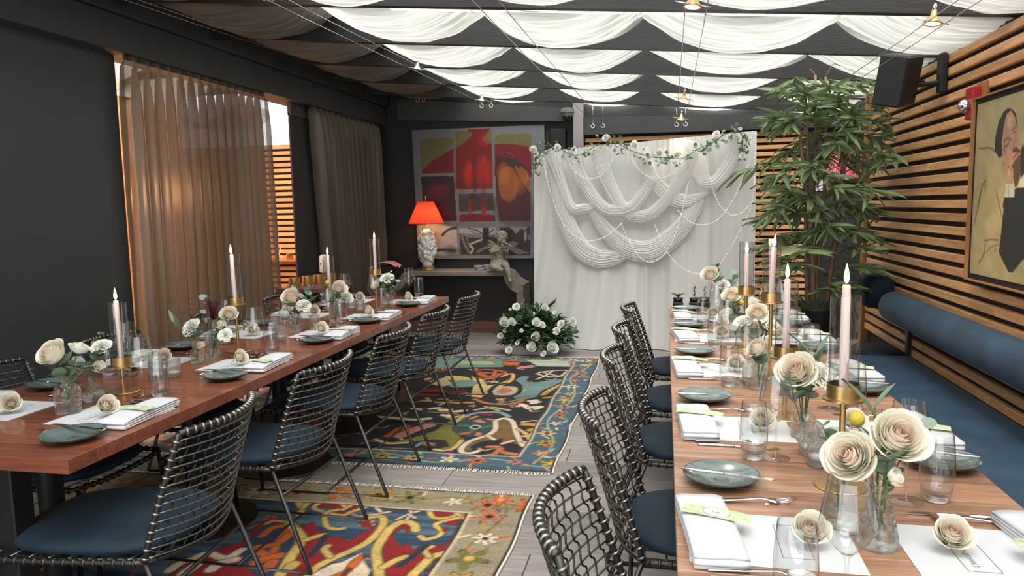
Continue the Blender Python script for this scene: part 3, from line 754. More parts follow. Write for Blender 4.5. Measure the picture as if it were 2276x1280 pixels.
def setting(cx, cy, rot, side, i, plate_dy=.33, skip=()):
    where = f'{nth[i]} place, {side}'; G = f'place settings, {side}'
    c, s = cos(rot), sin(rot)
    def Wd(x, y, z): return (cx+x*c-y*s, cy+x*s+y*c, TZ+z)
    j = lambda a: rng.uniform(-a, a)
    g = lambda n: f'{n}, {side}'
    a = j(.02)
    put(MENU, Wd(0, 0, .0004), rot+a, f'white menu card with grey border, {where}', g('menu cards'))
    ny = j(.02)
    put(NAPK, Wd(-.12+j(.008), .0+ny, .002), rot+R(2)+j(.04), f'folded white linen napkin on menu, {where}', g('napkins'))
    put(CARD, Wd(-.105, .03+j(.02), .0375), (0, R(2), rot-R(12)+j(.08)), f'leafy green name card on napkin, {where}', g('name cards'))
    put(PLATE, Wd(-.075, plate_dy+j(.01), .0003), rot+j(3), f'grey-green ribbed side plate, {where}', g('side plates'))
    put(KNIFE, Wd(-.06, plate_dy-.03, .0265), (0, 0, rot-R(8)+j(.15)), f'butter knife lying across the plate, {where}', g('butter knives'))
    put(FORK, Wd(-.01+j(.01), .195, .0005), rot+R(4)+j(.06), f'steel fork beside the menu card, {where}', g('forks'))
    put(SPOON, Wd(-.035+j(.01), -.155, .0005), rot-R(3)+j(.04), f'steel spoon beside the menu card, {where}', g('spoons'))
    put(KNIFE, Wd(-.015+j(.01), -.185, .0005), rot-R(2)+j(.04), f'steel table knife outside the spoon, {where}', g('table knives'))
    if 't' not in skip: put(TUMB, Wd(.015+j(.015), -.275, .0003), rot, f'clear stemless tumbler, {where}', g('tumblers'))
    if 'w' not in skip: put(WINE, Wd(.085+j(.012), -.262, .0003), rot, f'clear wine glass, {where}', g('wine glasses'))
    return Wd
def table_rose(Wd, rot, where, kind, det=False, dx=.075, dy=-.01):
    if kind == 'up': rose_head(Wd(dx, dy, .030), (R(42), R(-6), rng.uniform(-.25, .25)), .037, f'open blush rose lying on the menu card, {where}', det)
    else: rose_head(Wd(dx, dy, .036), (R(62), 0, rng.uniform(.9, 1.6) if rot > 1 else rng.uniform(.4, 1.0)), .036, f'cream rose lying on its side on the menu, {where}', det)
SD = dict(rn='chair side of right table', rf='bench side of right table', ln='aisle side of left table', lf='curtain side of left table')
for i, y in enumerate([1.54, 2.325, 3.15, 3.92, 4.60]):
    Wd = setting(.215, y, 0, SD['rn'], i, .33 if i < 4 else .31); table_rose(Wd, 0, f'{nth[i]} place, {SD["rn"]}', 'up', i < 2)
for i, y in enumerate([1.54, 2.33, 3.12, 3.90, 4.62]):
    Wd = setting(.635, y, PI, SD['rf'], i, .27); table_rose(Wd, PI, f'{nth[i]} place, {SD["rf"]}', 'up', i < 1)
for i, y in enumerate([2.175, 3.00, 3.83, 4.50, 5.265]):
    Wd = setting(-1.895, y, PI, SD['ln'], i, .245); table_rose(Wd, PI, f'{nth[i]} place, {SD["ln"]}', 'side', i < 2, .02, -.0)
for i, y in enumerate([2.19, 3.02, 3.78, 4.53, 5.28]):
    Wd = setting(-2.385, y, 0, SD['lf'], i, .33 if i < 4 else .2); table_rose(Wd, 0, f'{nth[i]} place, {SD["lf"]}', 'side', i < 1, .09, -.03)
# ================================================================ CANDLES
def candle(x, y, hc, label_h, label_c, tip, lean=0, tube=.245, on=True, hide=False):
    T = 'candle holders on the dining tables'
    t = empty('candle_holder', (x, y, TZ), 0, label_h, 'candle holder', T)
    MB().lathe([(.0001, 0), (.060, 0), (.0625, .002), (.060, .0045), (.012, .006), (.0001, .006)], 40).build('base', M['brass'], t, auto=40)
    MB().lathe([(.0075, .005), (.0075, hc)], 16).build('pole', M['brass'], t)
    MB().lathe([(.0001, hc-.003), (.048, hc-.003), (.048, hc+.001), (.038, hc+.002), (.038, hc+.036), (.036, hc+.036), (.036, hc+.006), (.0001, hc+.006)], 40).build('cup', M['brass'], t, auto=40)
    MB().lathe([(.0345, hc+.0065), (.0345, hc+.006+tube), (.0335, hc+.006+tube), (.0335, hc+.0065)], 44).build('glass_tube', M['tubeglass'], t, auto=60)
    c = empty('taper_candle', (x, y, TZ+hc+.0065), (0, R(lean), 0), label_c, 'candle', 'lit taper candles')
    h = tip-hc-.0065-.035
    MB().lathe([(.0001, 0), (.0115, 0), (.0095, h-.004), (.007, h), (.0035, h-.003), (.0001, h-.003)], 22).build('wax', M['wax'], c, auto=50)
    MB().tube([(0, 0, h-.004), (.001, 0, h+.006)], .0009, 5).build('wick', M['blackmetal'], c)
    MB().lathe([(.0001, h+.002), (.0042, h+.008), (.0064, h+.016), (.0056, h+.026), (.0030, h+.040), (.0001, h+.052)], 14).build('flame', M['flame'], c)
    l = lamp('candle_light', 'POINT', (x, y, TZ+hc+.0065+h+.02), .55, (1, .6, .28), .008)
for i, a in enumerate([(.425, 1.875, .222, .534, 0), (.384, 2.475, .199, .488, 0), (.416, 3.07, .302, .555, 2.5), (.382, 3.66, .262, .49, 0)]):
    h = [' tall', ' short', ' very tall', ''][i]
    candle(a[0], a[1], a[2], f'brass candle holder with glass tube on right table, {who[i] if i < 3 else "farthest from the camera"}', f'lit pale taper candle on right table, {who[i] if i < 3 else "farthest from the camera"}', a[3], a[4])
for i, a in enumerate([(-2.109, 2.496, .106, .40, -1), (-2.12, 3.325, .24, .526, -2), (-2.11, 4.37, .158, .454, -1), (-1.985, 4.84, .25, .532, 0)]):
    candle(a[0], a[1], a[2], f'brass candle holder with glass tube on left table, {who[i] if i < 3 else "farthest from the camera"}', f'lit pale taper candle on left table, {who[i] if i < 3 else "farthest from the camera"}', a[3], a[4])
VOT = make_votive()
vt = [(.402, 2.02, 'right table, front of the trio'), (.398, 2.105, 'right table, rear left of the trio'), (.462, 2.075, 'right table, rear right of the trio'), (.325, 2.94, 'right table beside second candle, left'), (.37, 3.0, 'right table beside second candle, right'),
      (.40, 4.1, 'right table among the far flowers'), (-2.116, 2.70, 'left table behind nearest wine glass, left'), (-2.066, 2.745, 'left table behind nearest wine glass, right'), (-2.05, 3.62, 'left table behind second wine glass'), (-2.25, 3.92, 'left table behind the square vase'), (-2.06, 4.72, 'left table by the fourth candle'), (-2.14, 4.76, 'left table left of the fourth candle')]
for x, y, l in vt: put(VOT, (x, y, TZ+.0003), 0, f'small dimpled glass votive, {l}', 'glass votives')
# ================================================================ VASES & STEMS
def vase(x, y, prof, mat, label, water=.5, n=28, flute=0):
    t = empty('bud_vase', (x, y, TZ+.0003), 0, label, 'vase', 'bud vases'); mb = MB()
    mb.lathe(prof, n)
    if flute: mb.v = [tuple((Vector((v[0], v[1], 0))*(1+flute*cos(14*math.atan2(v[1], v[0])))).to_tuple()[:2])+(v[2],) for v in mb.v]
    mb.build('body', M[mat], t)
    h = prof[-1][1]; wp = [(r*.93, z) for r, z in prof if z <= h*water]; 
    if len(wp) > 1: MB().lathe([(.0001, wp[0][1]+.004)]+[(r, z+.003) for r, z in wp]+[(.0001, wp[-1][1]+.003)], 20).build('water', M['waterm'], t)
    return t
M['waterm'] = glass('vase_water', (.95, .96, .93), 0, .5, refr=.25)
def bottle(r, h, nk=.45): return [(.0001, 0), (r*.92, 0), (r, .006), (r, h*.62), (r*.9, h*.72), (r*nk, h*.82), (r*nk, h*.93), (r*nk*1.25, h)]
def cyl(r, h): return [(.0001, 0), (r*.95, 0), (r, .006), (r, h*.5), (r, h)]
def conic(r, h): return [(.0001, 0), (r, 0), (r*1.04, .008), (r*.9, h*.3), (r*.62, h*.62), (r*.42, h*.86), (r*.55, h*.95), (r*.72, h)]
def bulb(r, h): return [(.0001, 0), (r*.8, 0), (r, h*.15), (r*.98, h*.4), (r*.62, h*.66), (r*.38, h*.78), (r*.38, h*.92), (r*.5, h)]
VASES = [
 (.425, 1.55, conic(.038, .136), 'cut', 'cone-shaped cut-glass vase on right table, nearest the camera', .04),
 (.372, 1.64, conic(.036, .125), 'cut', 'flared glass vase just left of the cone-shaped one, right table', .03),
 (.405, 2.265, bottle(.036, .092, .5), 'cut', 'squat textured glass vase near the votives, right table', 0),
 (.345, 2.84, cyl(.03, .08), 'rib', 'small glass vase by the second candle, right table', 0),
 (.43, 3.42, cyl(.03, .09), 'rib', 'ribbed vase between third and fourth candles, right table', 0),
 (.36, 3.95, cyl(.032, .10), 'rib', 'ribbed vase beyond the fourth candle, right table', 0),
 (.36, 4.6, bottle(.034, .11), 'cut', 'vase at the far end of the right table', 0),
 (-2.083, 2.19, bottle(.043, .135, .45), 'cut', 'textured bottle vase on left table, nearest the camera', 0),
 (-2.115, 2.345, bulb(.040, .10), 'rib', 'round ribbed vase beside the bottle vase, left table', .03),
 (-2.150, 3.03, bottle(.030, .085, .5), 'rib', 'small ribbed bottle vase by second candle, left table', .04),
 (-2.135, 3.125, cyl(.030, .132), 'rib', 'tall ribbed cylinder vase by second candle, left table', .03),
 (-2.10, 3.88, cyl(.036, .098), 'cut', 'stippled glass vase between second and third candles, left table', .03),
 (-2.03, 3.98, cyl(.028, .09), 'rib', 'glass jar behind the stippled vase, left table', 0),
 (-2.02, 4.24, bottle(.036, .125, .6), 'cut', 'bottle vase beside the third candle, left table', 0),
 (-1.90, 4.84, bottle(.038, .13, .6), 'cut', 'jar vase beside the fourth candle, left table', 0)]
for v in VASES: vase(v[0], v[1], v[2], v[3], v[4], .5, 28, v[5])
def stem(base, head, kind, size, label, tilt=None, det=False, leaves=0, lmat='leaf_euc'):
    bx_, by_, bz_ = base; b = Vector((bx_, by_, TZ+bz_)); h = Vector((head[0], head[1], TZ+head[2]))
    nm = dict(rose='rose', wrose='white_rose', carn='carnation', crasp='billy_button', bud='rose_bud', protea='protea', euc='eucalyptus_sprig', silver='silver_dollar_sprig', fern='fern_sprig', blade='long_leaf_sprig')[kind]
    cat = 'foliage' if kind in ('euc', 'silver', 'fern', 'blade') else 'flower'
    t = empty(nm, h, 0, label, cat, 'stems in the table vases')
    d = (h-b); tl = Vector(tilt) if tilt else Vector((d.x, d.y, .10+abs(d.z)))
    mid = b+(h-b)*.55; mid.z += .01; mid.x = b.x+(mid.x-b.x)*.6; mid.y = b.y+(mid.y-b.y)*.6
    pth = bez([b-h, mid-h, Vector((0, 0, 0))-tl.normalized()*size*.2], 5)
    MB().tube(pth, .0016 if kind in ('euc', 'silver', 'fern', 'crasp') else .0026, 5).build('stem', M['stemgreen'], t)
    e = up_to(tl)
    if kind == 'rose' and det: r = make_rose('bloom'); r.parent = t; r.rotation_euler = e; r.scale = (size,)*3
    elif kind in ('rose', 'wrose', 'bud', 'carn', 'crasp'): inst(dict(rose=ROSE_M, wrose=WROSE_M, bud=BUD_M, carn=CARN_M, crasp=CRASP_M)[kind], 'bloom', t, (0, 0, 0), e, size)
    elif kind == 'protea':
        for k in range(13):
            a = k*2.4; dd = Vector((.32*cos(a)*(k/13+.15), .32*sin(a)*(k/13+.15), 1)); inst(LF[('long', 'protea')], 'petal', t, (0, 0, -size*.9), orient(dd, a), size*1.9)
    if kind in ('euc', 'silver', 'blade', 'fern') or leaves:
        n = leaves or dict(euc=9, silver=7, blade=5, fern=22)[kind]; mt = 'leaf_silver' if kind == 'silver' else lmat
        for k in range(n):
            q = len(pth)-1-int((k/n)*len(pth)*(.55 if kind != 'fern' else .6)) if kind in ('euc', 'silver', 'fern', 'blade') else max(1, int(len(pth)*(.45+.4*rng.random())))
            q = min(len(pth)-1, max(0, q)); p = pth[q]; a = k*2.4+rng.random()*.6
            dd = Vector((cos(a), sin(a), .35+rng.random()*.6)) if kind != 'blade' else Vector((cos(a)*.5, sin(a)*.5, 1))
            lk = 'long' if kind in ('blade', 'fern') else 'round' if mt != 'leaf_dark' else 'oval'
            s = size*(.75+.5*rng.random())
            put_leaf(t, lk, 'leaf_euc' if lk == 'long' else mt, p, dd, s*(1 if lk == 'round' else 1.6), rng.uniform(-.8, .8))
    return t
def aim(a, b): return (a[0], a[1], .02)
V = {i: (v[0], v[1], .012) for i, v in enumerate(VASES)}
ST = [ # vase, head(x,y,z above table), kind, size, label, tilt, det, leaves
 (1, (.383, 1.585, .168), 'rose', .046, 'large cream rose leaning left over the conical vases, right table', (-.6, -.75, .55), 1, 0),
 (0, (.463, 1.60, .205), 'rose', .050, 'large open cream rose right of centre, nearest vases, right table', (.15, -.9, .75), 1, 0),
 (0, (.445, 1.55, .142), 'bud', .022, 'small closed cream bud under the large roses, right table', (.5, -.4, .4), 0, 3),
 (0, (.405, 1.66, .232), 'crasp', .0145, 'yellow ball flower above the nearest roses, right table', None, 0, 0),
 (0, (.45, 1.70, .255), 'blade', .05, 'upright narrow green leaves behind nearest roses, right table', None, 0, 0),
 (1, (.345, 1.70, .205), 'euc', .026, 'eucalyptus sprig left of the nearest roses, right table', None, 0, 0),
 (0, (.535, 1.68, .215), 'silver', .036, 'round-leaved silver sprig right of the nearest roses, right table', None, 0, 0),
 (2, (.385, 2.25, .195), 'rose', .050, 'big cream rose over the squat vase, right table', (-.35, -.7, .6), 1, 0),
 (2, (.445, 2.265, .185), 'carn', .042, 'cream carnation right of the rose over the squat vase, right table', (.5, -.6, .5), 0, 4),
 (2, (.325, 2.22, .16), 'silver', .040, 'silver-green sprig hanging left of the squat vase, right table', (-1, -.2, .1), 0, 0),
 (2, (.455, 2.36, .235), 'blade', .055, 'upright bladed sprig behind the squat vase, right table', None, 0, 0),
 (2, (.435, 2.30, .24), 'fern', .022, 'fine feathery sprig above the squat vase, right table', None, 0, 0),
 (3, (.35, 2.86, .145), 'rose', .036, 'pale yellow rose tilted left of the second candle, right table', (-.7, -.4, .6), 0, 4),
 (4, (.34, 3.36, .165), 'carn', .042, 'white carnation left of the third candle, right table', (-.3, -.5, .8), 0, 3),
 (4, (.46, 3.42, .15), 'carn', .040, 'white carnation right of the third candle, right table', (.3, -.5, .8), 0, 3),
 (4, (.30, 3.30, .145), 'silver', .042, 'large round silver leaves drooping left of the third candle, right table', (-1, -.3, 0), 0, 0),
 (5, (.335, 3.90, .215), 'rose', .040, 'cream rose right of yellow ball, beyond the fourth candle, right table', (-.2, -.7, .7), 0, 4),
 (5, (.385, 3.93, .185), 'crasp', .0135, 'yellow ball flower beyond the fourth candle, right table', None, 0, 0),
 (5, (.395, 3.98, .26), 'silver', .042, 'tall silver leaves beyond the fourth candle, right table', None, 0, 0),
 (5, (.30, 3.82, .12), 'wrose', .035, 'low white rose under the round leaf, right table', (-.6, -.5, .4), 0, 3),
 (6, (.27, 4.55, .265), 'rose', .046, 'highest cream rose at the far end, right table', (-.3, -.7, .6), 0, 0),
 (6, (.34, 4.55, .205), 'carn', .042, 'white ruffled bloom below the highest rose, right table', (.1, -.6, .6), 0, 3),
 (6, (.42, 4.60, .27), 'silver', .05, 'round silver leaves at the far end, right table', None, 0, 0),
 (6, (.30, 4.65, .31), 'euc', .03, 'dark green sprig behind highest rose, far end of right table', None, 0, 0),
 (7, (-2.095, 2.17, .212), 'rose', .046, 'blush rose in the bottle vase, left table', (-.1, -.75, .65), 1, 0),
 (7, (-2.06, 2.23, .215), 'wrose', .030, 'small greenish rose behind the blush one, left table', (.3, .1, .8), 0, 0),
 (7, (-2.15, 2.20, .17), 'fern', .020, 'feathery green sprig under the blush rose, left table', (-.7, 0, .5), 0, 0),
 (7, (-2.03, 2.22, .16), 'fern', .020, 'feathery green sprig right of the blush rose, left table', (.7, 0, .5), 0, 0),
 (8, (-2.09, 2.38, .200), 'carn', .036, 'white carnation above the round ribbed vase, left table', (.2, -.5, .8), 0, 3),
 (8, (-2.075, 2.33, .135), 'bud', .026, 'pale green bud low over the round ribbed vase, left table', (.6, -.4, .3), 0, 0),
 (8, (-2.15, 2.32, .14), 'silver', .040, 'silver-green round leaves over the round ribbed vase, left table', (-.4, -.6, .4), 0, 0),
 (8, (-2.13, 2.42, .245), 'euc', .019, 'tall eucalyptus tip beside the nearest candle, left table', None, 0, 0),
 (9, (-2.165, 3.03, .165), 'carn', .046, 'white carnation over the small ribbed vase, left table', (-.2, -.75, .6), 0, 3),
 (9, (-2.125, 3.02, .085), 'bud', .022, 'small pale bud at the neck of the ribbed bottle, left table', (.6, -.6, .4), 0, 0),
 (9, (-2.25, 3.0, .19), 'blade', .05, 'long olive leaves leaning left by second candle, left table', (-1, 0, .8), 0, 0),
 (10, (-2.12, 3.13, .235), 'protea', .045, 'dark red pointed bloom in the ribbed cylinder, left table', (.0, 0, 1), 0, 0),
 (10, (-2.06, 3.17, .205), 'rose', .036, 'blush rose right of the dark red bloom, left table', (.3, -.6, .6), 0, 0),
 (10, (-2.075, 3.12, .165), 'bud', .026, 'small greenish rose below the dark red bloom, left table', (.4, -.7, .4), 0, 2),
 (10, (-2.19, 3.17, .285), 'silver', .036, 'tall silver sprig above the dark red bloom, left table', (-.5, 0, 1), 0, 0),
 (10, (-1.99, 3.2, .15), 'euc', .022, 'eucalyptus reaching towards the second candle, left table', (1, .1, .3), 0, 0),
 (11, (-2.10, 3.86, .205), 'rose', .046, 'open cream rose over the stippled vase, left table', (-.1, -.75, .6), 0, 0),
 (11, (-2.05, 3.90, .15), 'carn', .042, 'pale carnation right of the open rose, left table', (.4, -.5, .6), 0, 3),
 (11, (-2.15, 3.88, .14), 'bud', .024, 'small bud left of the open rose, left table', (-.5, -.4, .5), 0, 4),
 (11, (-2.05, 4.0, .25), 'silver', .038, 'silver sprig above the open rose, left table', None, 0, 0),
 (13, (-1.98, 4.22, .215), 'rose', .042, 'blush rose right of the third candle, left table', (.6, -.5, .5), 0, 3),
 (13, (-2.07, 4.26, .25), 'crasp', .0145, 'yellow-green ball flower beside the third candle, left table', None, 0, 0),
 (13, (-2.07, 4.2, .17), 'silver', .05, 'broad olive leaves beside the third candle, left table', (-.7, -.3, .5), 0, 0),
 (13, (-1.95, 4.27, .15), 'wrose', .032, 'low white bloom right of the third candle, left table', (.5, -.5, .4), 0, 0),
 (14, (-1.90, 4.84, .215), 'carn', .050, 'white ruffled bloom beside the fourth candle, left table', (.1, -.5, .8), 0, 3),
 (14, (-1.96, 4.80, .175), 'rose', .036, 'blush rose left of the farthest ruffled bloom, left table', (-.5, -.6, .5), 0, 3),
 (14, (-1.80, 4.85, .19), 'silver', .036, 'pale silver leaves spreading right at far end, left table', (1, 0, .2), 0, 0)]
ST += [(4, (.40, 3.36, .205), 'rose', .040, 'cream rose above the two carnations, by the third candle, right table', (-.1, -.6, .7), 0, 0),
 (5, (.44, 3.88, .165), 'wrose', .038, 'white rose right of the far yellow ball, right table', (.3, -.6, .6), 0, 0),
 (5, (.36, 4.02, .13), 'carn', .036, 'low white carnation behind the fourth candle, right table', (.0, -.7, .6), 0, 0),
 (6, (.37, 4.62, .15), 'wrose', .038, 'low white rose at the far end of the right table', (.1, -.7, .5), 0, 0),
 (3, (.405, 2.92, .125), 'bud', .024, 'pale bud right of the tilted yellow rose, right table', (.5, -.5, .5), 0, 3),
 (4, (.50, 3.50, .24), 'euc', .03, 'eucalyptus sprig right of the third candle, right table', None, 0, 0),
 (2, (.36, 2.30, .215), 'euc', .026, 'small eucalyptus tip left of the squat vase rose, right table', None, 0, 0),
 (7, (-2.12, 2.24, .20), 'euc', .024, 'eucalyptus tip left of the blush rose, left table', None, 0, 0),
 (11, (-2.0, 3.93, .20), 'fern', .022, 'feathery sprig right of the open rose, left table', None, 0, 0),
 (10, (-2.04, 3.10, .12), 'carn', .032, 'small pale carnation low at the ribbed cylinder, left table', (.4, -.6, .4), 0, 0)]
for s in ST: stem(V[s[0]], s[1], s[2], s[3]*(1.16 if s[2] in ('rose', 'carn', 'wrose') else 1.08), s[4], s[5], bool(s[6]), s[7]+(3 if s[2] in ('rose', 'carn', 'wrose') else 0))
# loose sprigs lying on the tables
def sprig(p, d, n, size, label, kind='round', mat='leaf_euc'):
    t = empty('loose_sprig', p, 0, label, 'foliage'); d = Vector(d)
    pts = [d*(k/6)+Vector((0, 0, .006*sin(k)+.004)) for k in range(7)]; MB().tube(pts, .0015, 5).build('stem', M['stemgreen'], t)
    for k in range(n): q = pts[1+k % 6]; s = 1 if k % 2 else -1; put_leaf(t, kind, mat, q, Vector((d.x*.6-s*d.y, d.y*.6+s*d.x, .04)), size, 0)
sprig((.10, 3.15, TZ+.035), (.24, -.07, -.01), 9, .034, 'eucalyptus sprig lying across the third napkin, right table')
sprig((-2.10, 2.47, TZ+.055), (.09, .02, 0), 3, .05, 'olive leaves lying at the nearest candle base, left table', 'oval')
for i, (x, y, k) in enumerate(((.09, 5.2, 0), (.20, 5.2, 1), (.27, 5.22, 2))):
    t = empty('air_plant', (x, y, .80), 0, ['spiky little air plant beyond the far left corner of the right table', 'small dark branching sprig beyond the right table end', 'blue-green eucalyptus tip beyond the right table end'][i], 'plant')
    MB().bbox(-.035, .035, -.035, .035, -.80, -.03, .004).build('stand', M['blackmetal'], t, False); MB().lathe([(.0001, -.03), (.03, -.03), (.035, 0), (.0001, 0)], 12).build('pot', M['blackmetal'], t)
    for q in range(26 if k == 0 else 12): a = q*2.4; put_leaf(t, 'long' if k == 0 else 'oval', 'leaf_euc' if k != 1 else 'leaf_dark', (0, 0, 0 if k == 0 else .01*q*.6), (cos(a), sin(a), 1.1), .055 if k == 0 else .025)
# ================================================================ CURTAINS
def curtain(name, ya, yb, ya2, yb2, zt, nf, label, seed):
    t = empty(name, (-3.20, 0, 0), 0, label, 'curtain', 'taupe curtains on the left'); rn = random.Random(seed)
    ph = [rn.uniform(-.5, .5) for _ in range(60)]
    def fn(u, v):
        top = 1-v; y0 = ya+(yb-ya)*u; y1 = ya2+(yb2-ya2)*u; k = v**.9
        y = y0*(1-k)+y1*k; w = u*nf*2*PI; q = .6*mn.noise(Vector((u*nf*.45, v*1.2, seed)))
        head = min(1, v/.035); fl = .5+.5*min(1, v/.12)
        d = .058*fl*sin(w+q*2.2*v)+.014*sin(w*2.1+seed+q*3)*(1-v*.5)
        d += .012*mn.noise(Vector((u*30, v*7, seed+3)))*v
        y += .022*fl*sin(w*2+q)*.5+.02*q*v
        z = zt*(1-v)+.03*v
        if v < .02: d *= .35
        return (-d-.0-.02*v, y, z)
    MB().grid(nf*20, 60, fn).build('panel', M['curtain'], t)
    def fh(u, v): y = ya+(yb-ya)*u; return (.004*sin(u*nf*2*PI*2)+.006, y, zt+.004-.05*v)
    MB().grid(nf*14, 2, fh).build('heading_tape', P('dark_heading_tape', (.03, .024, .02), .6), t)
    return t
curtain('curtain', 3.995, 5.60, 4.0, 5.68, 2.425, 15, 'wide taupe satin curtain with a warm-lit room behind it', 3)
curtain('curtain', 6.38, 8.03, 6.66, 8.13, 2.43, 13, 'narrower taupe satin curtain hanging before the dark panel', 8)
struct('curtain_track', MB().bbox(-3.23, -3.19, 4.04, 8.08, 2.412, 2.432, .003), M['blackmetal'])
# ================================================================ SIDE TABLE, TINS, BUCKET
t = empty('side_table', (-3.0, 5.95, 0), 0, 'brown wooden side table against the dark panel by the curtain gap', 'table')
MB().bbox(-.19, .19, -.35, .35, .77, .81, .004).build('tabletop', M['sidewood'], t, False)
for sx in (-1, 1):
    for sy in (-1, 1): MB().bbox(sx*.16-.02, sx*.16+.02, sy*.31-.02, sy*.31+.02, 0, .77, .003).build('leg', M['blackmetal'], t, False)
for i, (x, y) in enumerate(((-3.08, 5.72), (-3.03, 5.86), (-2.99, 5.99), (-2.93, 6.10))):
    MB().lathe([(.0001, 0), (.049, 0), (.05, .004), (.05, .078), (.047, .08), (.047, .03), (.0001, .03)], 30).build('brass_tin', M['brass'], None, auto=50, label=f'round brass candle tin on the side table, {["first","second","third","fourth"][i]} from the left', cat='tin', group='brass tins').location = (x, y, .8105)
t = empty('white_dispenser', (-3.06, 6.25, .81), 0, 'white upright canister on a chrome stand, on the side table', 'dispenser')
MB().bbox(-.035, .035, -.045, .045, .07, .24, .015).build('canister', M['white'], t); MB().lathe([(.0001, 0), (.035, 0), (.03, .01), (.008, .02), (.008, .07), (.03, .072)], 20).build('stand', M['chrome'], t)
MB().tube([(-.0, -.05, .19), (.0, -.075, .19), (0, -.075, .15)], .006, 6).build('spout', M['chrome'], t)
t = empty('wine_cooler', (-2.83, 7.2, 0), 0, 'dark wine cooler on a stand with a folded pink napkin on top', 'wine cooler')
MB().lathe([(.0001, .60), (.07, .60), (.085, .64), (.105, .86), (.11, .87), (.10, .86), (.08, .65), (.0001, .63)], 32).build('bucket', M['gunmetal'], t, auto=50)
MB().lathe([(.11, 0), (.115, .012), (.015, .03), (.012, .60)], 24).build('stand', M['blackmetal'], t)
MB().grid(10, 10, lambda u, v: (-.13+.27*u, -.09+.18*v, .885+.02*sin(u*3)+.012*sin(v*9)-.03*(2*u-1)**2)).build('napkin', M['pinkcloth'], t)
MB().bbox(-.15, -.12, -.11, .06, .64, .87, .01).build('cloth', M['linen'], t)
for s in (-1, 1): MB().tube([(s*.09, -.075, .83), (s*.10, -.12, .82), (s*.06, -.13, .80), (s*.05, -.09, .80)], .008, 6).build('handle', M['chrome'], t)
# candle shelf of the neighbouring room
sh = empty('wall_shelf', (-4.55, 8.1, .88), 0, 'glowing orange candle shelf on the slatted wall of the next room', 'shelf')
MB().bbox(-.35, .35, -.14, .10, -.02, .0, .003).build('board', P('orange_lit_wood', (.55, .16, .05), .5), sh, False)  # the orange light on the shelf is put into the board colour
t = empty('candle_holder', (-4.52, 8.03, .881), 0, 'glass candlestick with tube on the orange shelf', 'candle holder')
MB().lathe([(.0001, 0), (.055, 0), (.05, .008), (.01, .03), (.018, .06), (.035, .085), (.05, .09), (.0001, .09)], 24).build('base', M['thickglass'], t)
MB().lathe([(.012, .09), (.010, .36)], 12).build('candle', M['wax'], t); MB().lathe([(.045, .09), (.045, .43)], 24).build('glass_tube', M['tubeglass'], t)
MB().lathe([(.0001, 0), (.04, 0), (.042, .075)], 24).build('brass_tin', M['brass'], None, label='small metal votive beside the candlestick on the orange shelf', cat='candle holder').location = (-4.36, 8.02, .881)
# ================================================================ CONSOLE TABLE
t = empty('console_table', (-2.28, 8.02, 0), 0, 'weathered grey console table with scrolled bracket legs against back wall', 'table')
MB().bbox(-.56, .56, -.20, .20, .70, .752, .004).build('top', M['console'], t, False)
for s in (-1, 1):
    cur = [(.555, .752), (.60, .735), (.635, .70), (.66, .665), (.70, .635), (.77, .60)]
    inn = [(.555, .70), (.565, .66), (.585, .61), (.62, .565), (.66, .535), (.695, .52)]
    poly = [(s*x, z) for x, z in bez([(a, b, 0) for a, b in cur], 4) for x, z in [(x, z)]] if False else [(s*p[0], p[1]) for p in bez([(a, b, 0) for a, b in cur], 4)]
    poly2 = [(s*p[0], p[1]) for p in bez([(a, b, 0) for a, b in inn], 4)]
    m = MB(); n = len(poly)
    for yy in (-.20, .20): m.add([(p[0], yy, p[1]) for p in poly]+[(p[0], yy, p[1]) for p in poly2], [(i, i+1, n+i+1, n+i) for i in range(n-1)])
    m.add([(p[0], yy, p[1]) for p in poly for yy in (-.2, .2)], [(2*i, 2*i+1, 2*i+3, 2*i+2) for i in range(n-1)]); m.add([(p[0], yy, p[1]) for p in poly2 for yy in (-.2, .2)], [(2*i, 2*i+1, 2*i+3, 2*i+2) for i in range(n-1)])
    m.build('bracket', M['console'], t, auto=40)
    x0, x1 = sorted((s*.695, s*.77)); MB().prism([(x0, 0), (x1, 0), (x1, .60 if s > 0 else .52), (x0, .52 if s > 0 else .60)], -.2, .2).build('leg', M['console'], t, False)
# ---- lamp with pleated red shade
L0 = (-2.64, 7.98, .7525)
t = empty('table_lamp', L0, 0, 'table lamp with pleated red shade and white sculpted porcelain body', 'lamp')
MB().lathe([(.0001, 0), (.085, 0), (.088, .012), (.075, .022), (.078, .04), (.06, .055), (.0001, .055)], 32).build('base', M['brass'], t, auto=50)
bp = [(.055, .055), (.062, .07), (.055, .09), (.065, .13), (.088, .20), (.095, .28), (.085, .36), (.06, .42), (.04, .45), (.03, .47), (.0001, .47)]
mb = MB().lathe(bp, 28); rn = random.Random(5)
def brad(z):
    for (r0, z0), (r1, z1) in zip(bp[:-1], bp[1:]):
        if z0 <= z <= z1: return r0+(r1-r0)*(z-z0)/(z1-z0)
    return .05
mb.build('body', M['porcelain'], t)
fr = MB()
for k in range(130):
    z = .10+.33*rn.random(); a = rn.uniform(0, 2*PI); r = brad(z)*rn.uniform(.92, 1.05); q = rn.uniform(.010, .028); fr.sphere((r*cos(a), r*sin(a), z), q, 8, 6, (1, 1, rn.uniform(.7, 1.5)))
for k in range(16):   # garlands and little limbs
    z = .12+.28*rn.random(); a = rn.uniform(0, 2*PI); pts = []
    for j in range(6): aa = a+j*.22; zz = z+.03*sin(j*1.2+k); r = brad(zz)*1.08; pts.append((r*cos(aa), r*sin(aa), zz))
    fr.tube(pts, [.012, .014, .012, .013, .011, .006], 7)
fr.build('sculpted_fruit', M['porcelain'], t)
